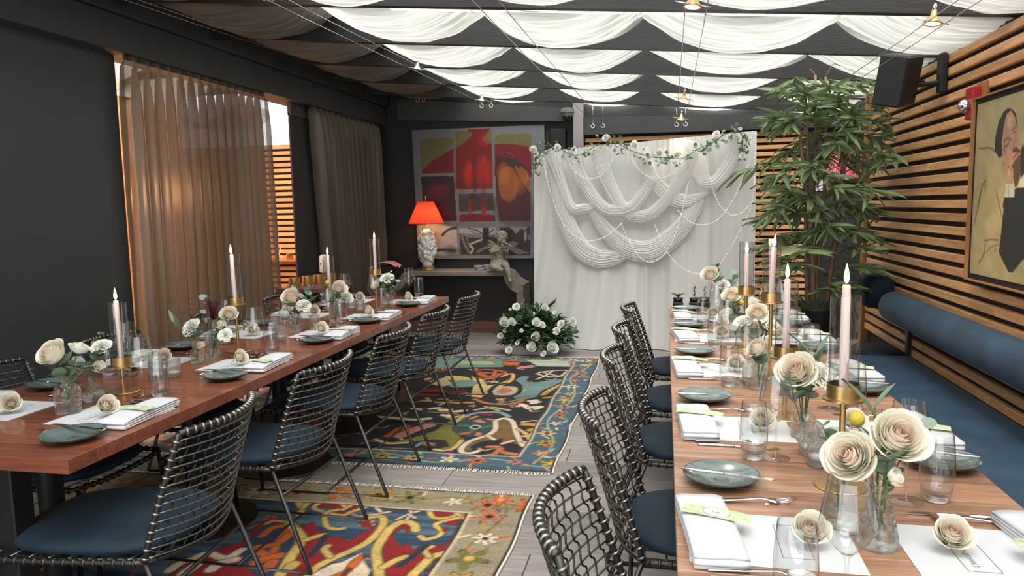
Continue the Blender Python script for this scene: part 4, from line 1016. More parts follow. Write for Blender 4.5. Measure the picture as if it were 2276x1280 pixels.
MB().tube([(0, 0, .46), (0, 0, .80)], .005, 8).build('pole', M['brass'], t); MB().lathe([(.0001, .80), (.01, .80), (.006, .815), (.009, .83), (.0001, .845)], 12).build('finial', M['brass'], t)
sh_ = MB(); N_ = 180
def shf(u, v): 
    a = 2*PI*u; r = (.086+(.196-.086)*v**.92)*(1+.022*sin(a*60)); return (r*cos(a), r*sin(a), .775-.245*v)
sh_.grid(N_*2, 6, shf).build('shade', M['redshade'], t)
MB().tube([(.196*cos(2*PI*k/40), .196*sin(2*PI*k/40), .53) for k in range(41)], .003, 5).build('shade_trim', M['redshade'], t)
MB().sphere((0, 0, .63), .028, 14, 10).build('bulb', M['bulb'], t)
lamp('table_lamp_light', 'POINT', (L0[0], L0[1], L0[2]+.60), 5, (1, .58, .25), .04)
# ---- stone discs
t = None
for i, (x, z, l) in enumerate(((-2.02, .753, 'lowest stone disc coaster in the pile on the console'), (-2.04, .781, 'upper stone disc coaster in the pile on the console'))):
    MB().lathe([(.0001, 0), (.05, 0), (.052, .004), (.052, .022), (.05, .026), (.0001, .026)], 28).build('stone_coaster', M['coaster'], None, auto=40, label=l, cat='coaster', group='stone coasters').location = (x, 7.96, z)
o = MB().lathe([(.0001, 0), (.05, 0), (.052, .004), (.052, .016), (.05, .02), (.0001, .02)], 28).build('stone_coaster', M['coaster'], None, auto=40, label='thin stone coaster lying behind the pile on the console', cat='coaster', group='stone coasters'); o.location = (-1.95, 8.03, .79); 
MB().lathe([(.0001, 0), (.05, 0), (.052, .004), (.052, .03), (.05, .036), (.0001, .036)], 24).build('stone_coaster', M['coaster'], None, auto=40, label='thick stone coaster hidden under the thin one', cat='coaster', group='stone coasters').location = (-1.95, 8.03, .7535)
# ================================================================ CHERUB playing a flute, seated on the console end
def skin(name, verts, edges, radii, mat, parent, sub=2, root=0):
    me = bpy.data.meshes.new(name); me.from_pydata(verts, edges, []); o = bpy.data.objects.new(name, me); link(o, parent)
    m1 = o.modifiers.new('skin', 'SKIN')
    for i, r in enumerate(radii):
        sv = me.skin_vertices[0].data[i]; sv.radius = (r, r) if not isinstance(r, tuple) else r; sv.use_root = (i == root)
    m1.use_smooth_shade = True; m2 = o.modifiers.new('sub', 'SUBSURF'); m2.levels = m2.render_levels = sub
    me.materials.append(mat); return o
ch = empty('cherub_statue', (-1.79, 7.92, .755), 0, 'grey-green plaster cherub playing a flute, seated on the console end', 'statue')
bv = [(0, 0, .055), (0, -.005, .11), (.0, 0, .18), (.015, -.01, .245), (.025, -.015, .28), (.03, -.02, .31),     # pelvis..neck 0-5
      (-.05, -.01, .25), (-.075, -.05, .19), (-.02, -.11, .215), (.045, -.115, .235),                      # right arm 6-9
      (.075, -.02, .245), (.10, -.07, .18), (.10, -.115, .225), (.105, -.125, .25),                       # left arm 10-13
      (-.05, -.04, .045), (-.04, -.15, .05), (.045, -.165, .025), (.085, -.17, .01),                       # folded leg 14-17
      (.05, -.04, .055), (.10, -.14, .075), (.135, -.15, -.03), (.145, -.155, -.09), (.165, -.20, -.105)]  # hanging leg 18-22
be = [(0, 1), (1, 2), (2, 3), (3, 4), (4, 5), (3, 6), (6, 7), (7, 8), (8, 9), (3, 10), (10, 11), (11, 12), (12, 13), (0, 14), (14, 15), (15, 16), (16, 17), (0, 18), (18, 19), (19, 20), (20, 21), (21, 22)]
br = [.075, .072, .062, .056, .03, .027, .036, .026, .021, .016, .036, .026, .02, .015, .05, .043, .03, .02, .05, .042, .033, .022, .014]
skin('body', bv, be, br, M['stone'], ch)
hd_ = MB().sphere((0, 0, 0), .062, 20, 16, (.95, 1, 1.08)); hd_.sphere((.0, -.060, -.008), .010, 8, 6, (.8, 1.1, 1)); 
for s in (-1, 1): hd_.sphere((s*.026, -.040, -.026), .024, 10, 8); hd_.sphere((s*.022, -.053, .006), .0075, 8, 6, (1.3, .6, .8)); hd_.sphere((s*.060, -.002, -.004), .013, 8, 6, (.5, 1, 1.2))
hd_.sphere((0, -.057, -.030), .009, 8, 6, (1.4, .8, .6)); hd_.sphere((0, -.045, -.05), .016, 8, 6)
h_ = hd_.build('head', M['stone'], ch); h_.location = (.035, -.03, .365); h_.rotation_euler = (R(14), R(8), R(28))
hr = MB(); rn = random.Random(2)
for k in range(75):
    a = rn.uniform(0, 2*PI); ph = rn.uniform(.0, 1.65); d = Vector((sin(ph)*cos(a), sin(ph)*sin(a), cos(ph)))
    if d.y < -.45 and d.z < .55: continue
    hr.sphere(d*.063, rn.uniform(.011, .017), 7, 5)
h2 = hr.build('curly_hair', M['stone'], ch); h2.location = h_.location; h2.rotation_euler = h_.rotation_euler
MB().tube([(.045, -.085, .335), (.19, -.175, .265)], [.006, .0075], 10).build('flute', M['stone'], ch)
for hx, hy, hz in ((.07, -.112, .305), (.115, -.14, .287)):
    hm = MB().sphere((hx, hy, hz), .017, 10, 8)
    for k in range(4): hm.tube([(hx-.012+.008*k, hy-.008, hz), (hx-.011+.008*k, hy-.020, hz+.008), (hx-.010+.008*k, hy-.018, hz+.02)], .0042, 6)
    hm.tube([(hx, hy+.006, hz), (hx+.008, hy+.010, hz+.014)], .0045, 6); hm.build('hand', M['stone'], ch)
for ax, ay, az, bx2, by2, bz2 in ((.045, -.115, .235, .07, -.112, .305), (.105, -.125, .25, .115, -.14, .287)): MB().tube([(ax, ay, az), (bx2, by2, bz2)], [.016, .013], 8).build('forearm', M['stone'], ch)
cl = MB().grid(28, 10, lambda u, v: ((.088+.02*v+.004*sin(u*60))*cos(2*PI*u), (.08+.06*v*max(0, -sin(2*PI*u))+.004*sin(u*50))*sin(2*PI*u)-.01, .125-.10*v+.006*sin(u*25))); cl.build('loincloth', M['stone'], ch)
for sx, sc in ((-1, 1.0), (.2, .8)):
    wg = empty('wing'); wg.parent = ch; wg.location = (-.02 if sx < 0 else .05, .055, .235); wg.rotation_euler = (0, 0, R(8) if sx < 0 else R(60))
    for row, (n, ln) in enumerate(((7, .13), (6, .095), (5, .06))):
        for k in range(n):
            a = R(32-(95 if row == 0 else 85)*k/(n-1)); L = ln*sc*(1-.06*k)
            fm = MB().grid(2, 6, lambda u, v: (L*v, .004*sin(v*3)+.004*row*-1, (u-.5)*.028*sin(PI*min(1, v*.85+.15))**.6))
            o = fm.build('feather', M['stone'], wg); o.rotation_euler = (0, PI+a, 0); o.location = (-.012, -.006*row, .035-.009*k)
MB().bbox(-.12, .10, -.12, .06, -.004, .012, .006).build('plinth', M['stone'], ch)
# ================================================================ BACKDROP: frame, cloth, swags, pearls, garland
XB0, XB1, YD = -1.30, .85, 7.43
ztop = lambda x: 1.995+(x-XB0)/(XB1-XB0)*.125
t = empty('backdrop_frame', (0, 0, 0), 0, 'metal pipe frame carrying the white backdrop cloth', 'frame')
MB().tube([(XB0+.03, YD+.06, .012), (XB0+.03, YD+.06, ztop(XB0))], .014, 10).build('upright', M['steel'], t); MB().tube([(XB1-.03, YD+.06, .012), (XB1-.03, YD+.06, ztop(XB1))], .014, 10).build('upright', M['steel'], t)
MB().tube([(XB0+.03, YD+.06, ztop(XB0)-.015), (XB1-.03, YD+.06, ztop(XB1)-.015)], .014, 10).build('crossbar', M['steel'], t)
for x in (XB0+.03, XB1-.03): MB().bbox(x-.2, x+.2, YD+.02, YD+.10, 0, .008, .002).build('foot', M['steel'], t, False)
def bc(u, v):
    x = XB0+(XB1-XB0)*u; zt = ztop(x)
    gath = max(0, 1-v*9)
    f1 = mn.noise(Vector(((u+.22*max(0, .6-u)*v*v)*10+.7, v*.3, 1.3)))*.085*(.3+v)+mn.noise(Vector(((u+.22*max(0, .6-u)*v*v)*27, v*.5, 4)))*.030*(.6+.4*v)
    f2 = .008*gath*sin(u*260)
    left = max(0, .62-u)*1.0
    sweep = .045*v*v*sin(PI*min(1, max(0, (u-.05)/.9)))
    fl = -.10*v**3*(.6+.8*mn.noise(Vector((u*8, 3, 2))))
    seam = -.025*math.exp(-((u-.50-.03*v)/.012)**2)*min(1, v*4)
    # lower part of the left half is pulled sideways in long flowing folds
    xs = -.10*left*v**2.2*1.3
    return (x+xs*.4+(.0), YD-f1+f2+fl-sweep+seam, zt*(1-v)+.008*v)
o = MB().grid(340, 60, bc).build('backdrop_cloth', M['backcloth'], None, label='tall ivory backdrop cloth hanging in soft folds on a frame', cat='backdrop')
def PX(zx, zy):   # measured on the backdrop, in the plane of the cloth
    x = -1.3671+.0017983*zx-.000035*zy+5.2e-8*zx*zy; z = 2.345-.0000801*zx-.001909*zy+9.5e-8*zx*zy; return x, z
def swag(pts, w0, w1, wm, nfold, label, depth=.05, yo=.05):
    t_ = bez([(PX(*p)[0], 0, PX(*p)[1]) for p in pts], 10); n = len(t_)
    def fn(u, v):
        f = v*(n-1); i = min(n-2, int(f)); p = t_[i].lerp(t_[i+1], f-i); T = (t_[min(n-1, i+1)]-t_[max(i-1, 0)]).lerp(t_[min(n-1, i+2)]-t_[i], f-i).normalized(); Nn = Vector((-T.z, 0, T.x))
        w = (w0*(1-v)+w1*v)*(1-sin(PI*v))+wm*sin(PI*v); s = (u-.5)
        q = mn.noise(Vector((u*2.5, v*2.0, len(pts)+wm*90)))
        bul = math.sqrt(max(0, 1-(2*s)**2)); d = yo+depth*bul*.6+.0052*sin(u*nfold*2*PI+q*9+v*3)*(.4+.6*abs(mn.noise(Vector((u*6, v*3, wm*50))))*2)+.0018*sin(u*nfold*3.3*PI+q*7)
        P_ = p+Nn*(w*s); return (P_.x, YD-.035-d, P_.z)
    MB().grid(nfold*12, 70, fn).build('chiffon_swag', M['voile'], None, label=label, cat='drape', group='chiffon swags on the backdrop')
swag([(135, 170), (180, 290), (255, 470), (330, 480), (400, 470)], .16, .06, .11, 7, 'short white chiffon swag at upper left of the backdrop')
swag([(240, 175), (330, 350), (440, 480), (570, 480), (640, 410), (690, 330)], .16, .09, .12, 9, 'white chiffon swag crossing left of centre, second layer', .05, .07)
swag([(400, 170), (460, 350), (560, 500), (680, 510), (790, 400), (880, 240), (900, 130)], .18, .14, .12, 9, 'white chiffon swag rising to right from the centre', .05, .06)
swag([(160, 230), (215, 500), (300, 680), (400, 745), (490, 740), (555, 720)], .12, .10, .20, 10, 'lowest broad white chiffon swag on left of backdrop', .055, .03)
swag([(370, 480), (450, 600), (560, 690), (690, 700), (820, 610), (900, 500), (950, 430)], .10, .08, .21, 10, 'broad white chiffon swag sweeping low across the centre', .055, .04)
swag([(630, 170), (690, 320), (790, 420), (880, 440), (980, 400)], .15, .04, .15, 8, 'white chiffon swag right of centre with gathered end', .05, .05)
swag([(1130, 110), (1095, 230), (1030, 330), (960, 350), (900, 310)], .22, .03, .13, 8, 'white chiffon tail falling from the upper right corner', .055, .06)
def pearls(pts, label):
    c = bez([(PX(*p)[0], 0, PX(*p)[1]) for p in pts], 16); mb = MB(); d = 0; nx = 0
    for a, b in zip(c[:-1], c[1:]):
        l = (b-a).length
        while nx <= d+l and l > 0: p = a.lerp(b, (nx-d)/l); mb.sphere((p.x, YD-.165, p.z), .0068, 6, 4); nx += .0185
        d += l
    mb.tube([(p.x, YD-.155, p.z) for p in c], .001, 4)
    mb.build('pearl_string', M['pearl'], None, label=label, cat='bead string', group='pearl strings', kind='thing')
pearls([(115, 260), (150, 400), (220, 560), (300, 635), (370, 650), (460, 620), (535, 555)], 'pearl string at far left, falling beside the lowest swag')
pearls([(250, 250), (300, 305), (370, 326), (440, 295), (500, 200)], 'short pearl loop under the garland, left')
pearls([(580, 220), (640, 295), (720, 325), (800, 300), (860, 250)], 'short pearl loop under the garland, centre')
pearls([(530, 560), (580, 670), (640, 745), (700, 758), (770, 700), (830, 560), (880, 340)], 'long pearl loop in the middle of the backdrop')
pearls([(705, 565), (760, 690), (830, 780), (920, 820), (1020, 790), (1110, 650), (1200, 430), (1215, 90)], 'longest pearl loop, lower right of the backdrop')
pearls([(965, 180), (985, 320), (1030, 450), (1090, 512), (1150, 500), (1200, 440)], 'narrow pearl loop near the right edge')
pearls([(825, 490), (880, 545), (950, 565), (1030, 535), (1110, 420), (1180, 240), (1200, 80)], 'pearl string rising to the upper right corner')
gt = empty('flower_garland', (0, 0, 0), 0, 'eucalyptus garland with white flowers along the backdrop top', 'garland')
gp = [(60, 290), (90, 230), (95, 160), (180, 165), (290, 205), (370, 170), (450, 120), (510, 140), (580, 180), (700, 215), (760, 215), (850, 220), (930, 170), (1000, 140), (1070, 95), (1140, 90), (1150, 160), (1160, 215)]
gc = bez([(PX(*p)[0], YD-.15, PX(*p)[1]) for p in gp], 10); MB().tube(gc, .004, 5).build('stem', M['stemgreen'], gt)
rn = random.Random(11)
for k in range(290):
    p = gc[int(rn.random()*(len(gc)-1))]+Vector((rn.uniform(-.05, .05), rn.uniform(-.04, .02), rn.uniform(-.065, .045))); a = rn.uniform(0, 2*PI)
    put_leaf(gt, 'round' if rn.random() < .7 else 'oval', rn.choice(['leaf_euc', 'leaf_silver', 'leaf_euc']) if rn.random() < .999 else 'leaf_euc', p, (cos(a), -.35, sin(a)-.2), rn.uniform(.026, .046), rn.uniform(-1, 1)) if True else 0
for z in [(55, 180), (190, 165), (345, 185), (450, 118), (600, 155), (730, 195), (820, 205), (1020, 100), (1150, 210), (1120, 120)]:
    x, zz = PX(*z); inst(WROSE_M if rn.random() < .6 else CARN_M, 'bloom', gt, (x, YD-.19, zz), (R(75), rn.uniform(-.4, .4), rn.uniform(-.5, .5)), rn.uniform(.030, .042))
# ================================================================ FLOOR ARRANGEMENT
fa = empty('flower_arrangement', (-1.24, 7.08, 0), 0, 'large floor arrangement of white roses and green foliage before backdrop', 'flowers')
MB().bbox(-.24, .22, -.12, .12, 0, .11, .012).build('trough', M['backcloth'], fa)
rn = random.Random(4)
def dome(): 
    a = rn.uniform(0, 2*PI); h = rn.random(); x = rn.uniform(-1, 1); y = rn.uniform(-1, .6)
    return x, y
for k in range(300):
    a = rn.uniform(0, 2*PI); e = rn.random()**.7*1.45; rx, ry, rz = .38, .24, .36
    q = Vector((cos(a)*sin(e), sin(a)*sin(e)-.0, cos(e))); s_ = rn.uniform(.72, 1.06)
    p = Vector((q.x*rx*s_, q.y*ry*s_-.02, .13+q.z*rz*s_*(.75+.25*cos(a+2.2))))
    put_leaf(fa, 'oval' if rn.random() < .75 else 'long', 'leaf_dark' if rn.random() < .7 else 'leaf_euc', p, q+Vector((rn.uniform(-.9, .9), rn.uniform(-.9, .5), rn.uniform(-.5, .9))), rn.uniform(.06, .11), rn.uniform(-1, 1)) if True else 0
mb = MB(); lm = LF[('oval', 'leaf_dark')]; lv = [Vector(v.co) for v in lm.vertices]; lf = [tuple(p.vertices) for p in lm.polygons]
for k in range(1100):
    a = rn.uniform(0, 2*PI); e = rn.random()**.6*1.7; s_ = rn.uniform(.35, .98); q = Vector((cos(a)*sin(e), sin(a)*sin(e), cos(e)))
    p = Vector((q.x*.37*s_, q.y*.23*s_-.02, max(.03, .13+q.z*.33*s_))); Mx = Matrix.Translation(p) @ orient(q+Vector((rn.uniform(-.9, .9), rn.uniform(-.9, .9), rn.uniform(-.5, .9)))).to_matrix().to_4x4() @ Matrix.Scale(rn.uniform(.05, .09), 4)
    mb.add([Mx @ v for v in lv], lf)
mb.build('foliage', M['leaf_dark'], fa, kind='stuff')
fm = MB()
for k in range(60):   # fern frond standing up on the right
    t0 = k/60; b = Vector((.03+.17*t0, -.05, .36+.20*t0-.03*t0*t0)); s = 1 if k % 2 else -1; L = .10*(1-t0*.5); fm.tube([b, b+Vector((.5*L, -.02, L*.9*s if s > 0 else -L*.35))], [.0022, .0006], 4)
fm.tube([(.0, -.04, .2), (.03, -.05, .36), (.20, -.05, .53)], .003, 5); fm.build('fern_frond', M['leaf_dark'], fa)
def FP(zx, zy): return (-1.24+(zx-880)*.00062, .50-(zy-330)*.00060+.07)
for i, (zx, zy, kd, r_) in enumerate([(597, 335, 'c', .043), (425, 590, 'r', .052), (560, 565, 'r', .040), (1050, 350, 'r', .036), (960, 370, 'c', .022), (860, 455, 'c', .030), (960, 560, 'r', .045), (1040, 600, 'r', .035), (1325, 590, 'c', .045), (1480, 570, 'r', .035), (1260, 700, 'c', .045), (950, 790, 'r', .045), (350, 810, 'c', .035), (885, 960, 'r', .050), (1185, 980, 'r', .058), (505, 1030, 'c', .042), (495, 380, 'c', .016), (1200, 430, 'c', .022), (720, 690, 'c', .022), (440, 710, 'c', .025), (650, 900, 'c', .025), (1060, 1080, 'c', .036)]):
    x = (zx-880)*.00062; z = .56-(zy-200)*.00060*.98; fr_ = -.24*math.sqrt(max(.05, 1-(x/.40)**2))*(1.15 if z < .35 else .55)
    inst(WROSE_M if kd == 'r' else CARN_M, 'bloom', fa, (x, fr_, max(.05, z)), (R(62), 0, rn.uniform(-.5, .5)), r_)
mb = MB()
for k in range(26): mb.sphere((-.12+rn.uniform(-.02, .02), -.06, .40+k*.006), rn.uniform(.004, .008), 6, 4)
mb.build('blue_grey_spike', M['leaf_silver'], fa)
FEAT = {
 'near': [
  ('P','red',[(-1.84,3.005),(-1.779,3.043),(-1.677,2.984),(-1.592,2.847),(-1.493,2.529),(-1.927,2.456),(-2.002,2.558),(-1.916,2.664),(-1.82,2.793),(-1.842,2.912)]),
  ('P','navy',[(-1.803,2.847),(-1.808,2.972),(-1.689,2.973),(-1.587,2.815),(-1.529,2.607),(-1.513,2.525),(-1.601,2.511),(-1.705,2.607),(-1.785,2.749)]),
  ('S','orange',[(-1.765,2.854),(-1.758,2.944),(-1.687,2.955),(-1.664,2.836),(-1.626,2.712)],0.035),
  ('S','orange',[(-1.652,2.889),(-1.653,2.787),(-1.724,2.743),(-1.639,2.679)],0.04),
  ('S','orange',[(-1.649,2.617),(-1.623,2.651),(-1.581,2.688)],0.05),
  ('S','orange',[(-1.576,2.571),(-1.579,2.628)],0.05),
  ('P','red',[(-1.65,2.998),(-1.619,3.003),(-1.608,3.032),(-1.546,2.942),(-1.507,2.93),(-1.491,2.864),(-1.476,2.883),(-1.419,2.901),(-1.357,2.869),(-1.331,2.958),(-1.307,3.016),(-1.351,3.083),(-1.391,3.058),(-1.353,3.009),(-1.303,3.008),(-1.296,3.092),(-1.334,3.124),(-1.366,3.099),(-1.302,3.129),(-1.267,3.041),(-1.282,2.898),(-1.307,2.828),(-1.36,2.724),(-1.383,2.661),(-1.398,2.572),(-1.392,2.546),(-1.466,2.533),(-1.509,2.64),(-1.549,2.804)]),
  ('S','cream',[(-1.374,3.098),(-1.338,3.133),(-1.298,3.13),(-1.267,3.041),(-1.267,2.9),(-1.293,2.814),(-1.347,2.711),(-1.377,2.633),(-1.378,2.548)],0.035),
  ('S','cream',[(-1.493,2.529),(-1.523,2.667),(-1.565,2.835),(-1.638,2.927),(-1.706,2.989)],0.045),
  ('S','cream',[(-1.565,2.818),(-1.529,2.875),(-1.499,2.905)],0.035),
  ('S','cream',[(-1.367,2.723),(-1.424,2.776),(-1.424,2.808)],0.03),
  ('S','cream',[(-1.487,2.6),(-1.481,2.63)],0.05),
  ('S','cream',[(-1.816,2.971),(-1.794,3.008),(-1.71,2.997),(-1.664,2.968)],0.018),
  ('S','cream',[(-1.705,3.084),(-1.727,3.161),(-1.78,3.237)],0.035),
  ('S','cream',[(-1.727,3.161),(-1.722,3.257),(-1.667,3.276)],0.03),
  ('P','red',[(-1.67,3.191),(-1.657,3.256),(-1.408,3.263),(-1.446,3.165),(-1.512,3.175),(-1.47,3.102),(-1.56,3.127),(-1.561,3.187)]),
  ('S','cream',[(-1.662,3.266),(-1.674,3.18),(-1.601,3.141),(-1.502,3.117),(-1.47,3.161),(-1.404,3.253)],0.025),
  ('S','cream',[(-1.59,3.267),(-1.512,3.195),(-1.588,3.133),(-1.528,2.999),(-1.469,2.972),(-1.434,2.986)],0.026),
  ('S','cream',[(-1.492,3.25),(-1.52,3.174)],0.02),
  ('P','red',[(-1.215,3.013),(-1.202,3.088),(-1.159,3.104),(-1.112,3.065),(-1.102,3.013),(-1.137,2.999),(-1.16,3.04),(-1.195,2.981),(-1.13,2.873),(-1.085,2.896),(-1.049,2.838),(-1.019,2.907),(-0.977,2.898),(-0.933,2.905),(-0.888,3.013),(-0.796,3.019),(-0.848,2.871),(-0.901,2.8),(-0.962,2.76),(-0.971,2.616),(-1.097,2.595),(-1.159,2.712),(-1.218,2.858),(-1.22,2.942)]),
  ('S','cream',[(-1.091,2.596),(-1.143,2.7),(-1.2,2.813),(-1.218,2.908),(-1.222,3.03),(-1.184,3.106),(-1.126,3.082),(-1.104,3.031)],0.04),
  ('S','cream',[(-0.802,3.044),(-0.836,2.937),(-0.886,2.849),(-0.944,2.793),(-0.958,2.702),(-0.971,2.616)],0.04),
  ('S','cream',[(-1.108,2.677),(-1.081,2.74),(-1.056,2.774)],0.035),
  ('S','cream',[(-0.958,2.791),(-0.998,2.846),(-0.979,2.881)],0.025),
  ('S','dnavy',[(-1.049,2.694),(-1.032,2.748),(-1.006,2.893)],0.022),
  ('S','dnavy',[(-1.453,2.709),(-1.46,2.786),(-1.484,2.899)],0.022),
  ('S','pale',[(-1.224,3.122),(-1.188,3.186),(-1.131,3.245)],0.016),
  ('S','pale',[(-1.176,3.13),(-1.178,3.207),(-1.196,3.235)],0.014),
  ('S','pale',[(-1.143,3.154),(-1.188,3.186)],0.014),
  ('S','pale',[(-1.369,3.147),(-1.32,3.175),(-1.372,3.238)],0.018),
  ('S','pale',[(-1.32,3.175),(-1.287,3.2)],0.015),
  ('P','red',[(-1.096,3.241),(-1.012,3.274),(-0.963,3.222),(-0.822,3.254),(-0.813,3.15),(-0.86,3.143),(-0.937,3.187),(-0.927,3.095),(-1.023,3.117),(-1.048,3.169)]),
  ('S','cream',[(-1.103,3.249),(-1.056,3.168),(-0.984,3.179),(-0.907,3.26),(-0.822,3.254)],0.024),
  ('S','cream',[(-0.99,3.257),(-0.921,3.19),(-0.857,3.134),(-0.805,3.151)],0.022),
  ('S','cream',[(-0.937,3.187),(-1.028,3.106),(-0.981,3.033),(-0.988,2.979),(-1.032,2.947),(-1.065,2.975)],0.026),
  ('P','red',[(-0.994,3.075),(-0.953,3.073),(-0.97,3.025)]),
  ('P','pale',[(-1.372,2.549),(-1.357,2.607),(-1.327,2.67),(-1.299,2.689),(-1.251,2.789),(-1.201,2.706),(-1.145,2.642),(-1.137,2.588)]),
  ('P','orange',[(-1.254,2.624),(-1.264,2.695),(-1.245,2.774),(-1.22,2.732),(-1.218,2.659),(-1.241,2.612)]),
  ('S','orange',[(-1.278,2.565),(-1.234,2.628)],0.02),
  ('S','red',[(-1.238,2.572),(-1.24,2.641)],0.015),
  ('P','navy',[(-0.904,2.627),(-0.903,2.711),(-0.878,2.819),(-0.815,2.973),(-0.788,2.928),(-0.772,2.649)]),
  ('S','mustard',[(-0.905,2.74),(-0.859,2.807),(-0.805,2.878)],0.02),
  ('S','mustard',[(-0.881,2.686),(-0.843,2.75),(-0.796,2.817)],0.02),
  ('S','orange',[(-0.906,2.654),(-0.858,2.704),(-0.802,2.757)],0.02),
  ('S','mustard',[(-0.893,2.771),(-0.859,2.885),(-0.8,2.943)],0.02),
  ('S','pale',[(-1.964,2.506),(-1.96,2.565),(-1.931,2.615),(-1.894,2.668),(-1.795,2.638),(-1.774,2.719)],0.04),
  ('S','pale',[(-1.89,2.49),(-1.882,2.578)],0.05),
  ('S','pale',[(-1.797,2.534),(-1.79,2.593),(-1.75,2.63)],0.05),
  ('P','red',[(-1.712,2.52),(-1.695,2.565),(-1.638,2.56),(-1.587,2.513),(-1.702,2.494)]),
 ],
 'far': [
  ('P','teal',[(-2.26,6.71),(-2.08,6.729),(-1.514,6.736),(-1.438,6.39),(-2.156,6.261)]),
  ('P','palegreen',[(-1.939,6.637),(-1.599,6.622),(-1.511,6.48),(-1.882,6.438)]),
  ('P','orange',[(-1.491,6.634),(-1.31,6.602),(-1.313,6.453),(-1.453,6.462)]),
  ('P','pink',[(-1.281,6.456),(-1.132,6.449),(-1.222,6.367),(-1.325,6.355)]),
  ('P','tealpale',[(-1.291,6.734),(-0.661,6.725),(-0.821,6.46),(-1.136,6.473)]),
  ('P','pink',[(-0.872,6.702),(-0.643,6.753),(-0.65,6.503),(-0.837,6.506)]),
  ('S','orange',[(-1.64,6.18),(-1.561,6.281),(-1.378,6.21),(-1.378,6.12),(-1.589,6.14),(-1.428,5.984),(-1.393,6.141)],0.03),
  ('S','orange',[(-1.487,5.935),(-1.438,6.069),(-1.468,6.246)],0.03),
  ('S','orange',[(-1.598,6.095),(-1.502,5.997),(-1.409,5.944)],0.022),
  ('S','pale',[(-1.082,6.155),(-1.02,6.274),(-0.844,6.317),(-0.804,6.166),(-0.928,6.065),(-1.058,6.136)],0.022),
  ('S','pale',[(-1.057,6.247),(-0.876,6.114),(-0.838,6.273)],0.02),
  ('S','pale',[(-0.964,6.304),(-0.993,6.1),(-1.049,5.967)],0.02),
  ('P','straw',[(-1.625,6.004),(-1.496,5.892),(-1.42,5.701),(-1.345,5.749),(-1.285,5.918),(-1.279,6.132),(-1.277,5.837),(-1.346,5.671),(-1.349,5.485),(-1.36,5.308),(-1.448,5.332),(-1.522,5.649)]),
  ('S','cream',[(-1.36,6.035),(-1.303,6.151),(-1.266,6.068),(-1.257,5.88),(-1.318,5.675),(-1.357,5.52)],0.03),
  ('P','bluegreen',[(-1.227,5.924),(-1.193,6.055),(-1.125,6.063),(-1.126,5.855),(-1.032,5.867),(-0.894,5.965),(-0.802,5.996),(-0.874,5.768),(-0.942,5.609),(-0.951,5.395),(-1.053,5.281),(-1.124,5.373),(-1.106,5.552),(-1.132,5.736)]),
  ('P','olive',[(-1.09,5.377),(-1.003,5.44),(-1.022,5.302),(-1.104,5.275)]),
  ('E','pale2',[(-1.235,5.554)],0.33,0.3),
  ('S','black',[(-1.348,5.521),(-1.345,5.71),(-1.246,5.781),(-1.136,5.659),(-1.11,5.479),(-1.177,5.366),(-1.276,5.371),(-1.348,5.521)],0.03),
  ('S','orangep',[(-1.267,5.531),(-1.251,5.626),(-1.199,5.558),(-1.231,5.493),(-1.267,5.531)],0.03),
  ('S','orangep',[(-1.404,5.269),(-1.291,5.169),(-1.127,5.174),(-1.036,5.283)],0.035),
  ('S','bluegreen',[(-1.228,5.161),(-1.059,5.314),(-0.957,5.429)],0.02),
  ('S','pale',[(-1.048,5.121),(-1.004,5.159),(-0.962,5.071),(-1.035,5.186)],0.04),
  ('S','pale',[(-0.982,5.274),(-0.934,5.297),(-0.954,5.213),(-0.909,5.251)],0.04),
  ('S','pale',[(-0.951,5.103),(-0.88,5.128),(-0.911,5.063)],0.04),
  ('S','mustard',[(-0.91,5.469),(-0.876,5.654),(-0.815,5.814)],0.04),
  ('S','mustard',[(-0.885,5.37),(-0.821,5.412),(-0.77,5.487)],0.03),
  ('S','straw',[(-0.909,5.576),(-0.859,5.731),(-0.811,5.854)],0.02),
  ('S','straw',[(-1.332,4.992),(-1.232,5.066),(-1.092,5.009)],0.03),
  ('S','straw',[(-1.289,5.09),(-1.224,5.036),(-1.154,4.985)],0.02),
  ('S','straw',[(-1.794,5.185),(-1.731,5.16),(-1.78,5.255)],0.03),
  ('S','straw',[(-1.67,5.136),(-1.61,5.143),(-1.625,5.077)],0.03),
  ('S','mustard',[(-1.567,5.149),(-1.503,5.141)],0.04),
  ('S','mustard',[(-1.456,5.163),(-1.405,5.17)],0.04),
  ('S','pale',[(-1.659,4.963),(-1.613,4.985)],0.05),
  ('S','pale',[(-1.575,4.944),(-1.517,4.952)],0.05),
  ('S','pale',[(-1.464,4.914),(-1.406,4.952)],0.05),
  ('S','pale',[(-1.789,4.962),(-1.72,4.94)],0.04),
  ('S','pale',[(-1.519,4.819),(-1.455,4.799)],0.04),
  ('P','cream',[(-1.853,5.977),(-1.76,6.01),(-1.634,5.96),(-1.542,5.725),(-1.707,5.825),(-1.816,5.854)]),
  ('E','teal',[(-1.632,5.734)],0.25,0.28),
  ('P','pale2',[(-1.939,5.797),(-1.84,5.935),(-1.712,5.704),(-1.764,5.62),(-1.882,5.683)]),
  ('P','red',[(-1.909,5.414),(-1.89,5.528),(-1.76,5.544),(-1.66,5.464),(-1.696,5.334),(-1.832,5.3)]),
  ('S','red',[(-1.655,5.446),(-1.556,5.495)],0.05),
  ('S','orange',[(-2.135,6.169),(-2.072,6.27),(-1.994,6.232)],0.03),
  ('P','olive',[(-1.778,4.218),(-1.667,4.188),(-1.57,4.294),(-1.469,4.452),(-1.447,4.583),(-1.408,4.777),(-1.336,4.815),(-1.324,4.626),(-1.328,4.472),(-1.246,4.317),(-1.232,4.162),(-1.269,4.093),(-1.337,4.104),(-1.28,4.177),(-1.34,4.28),(-1.418,4.292),(-1.568,4.202),(-1.665,4.144)]),
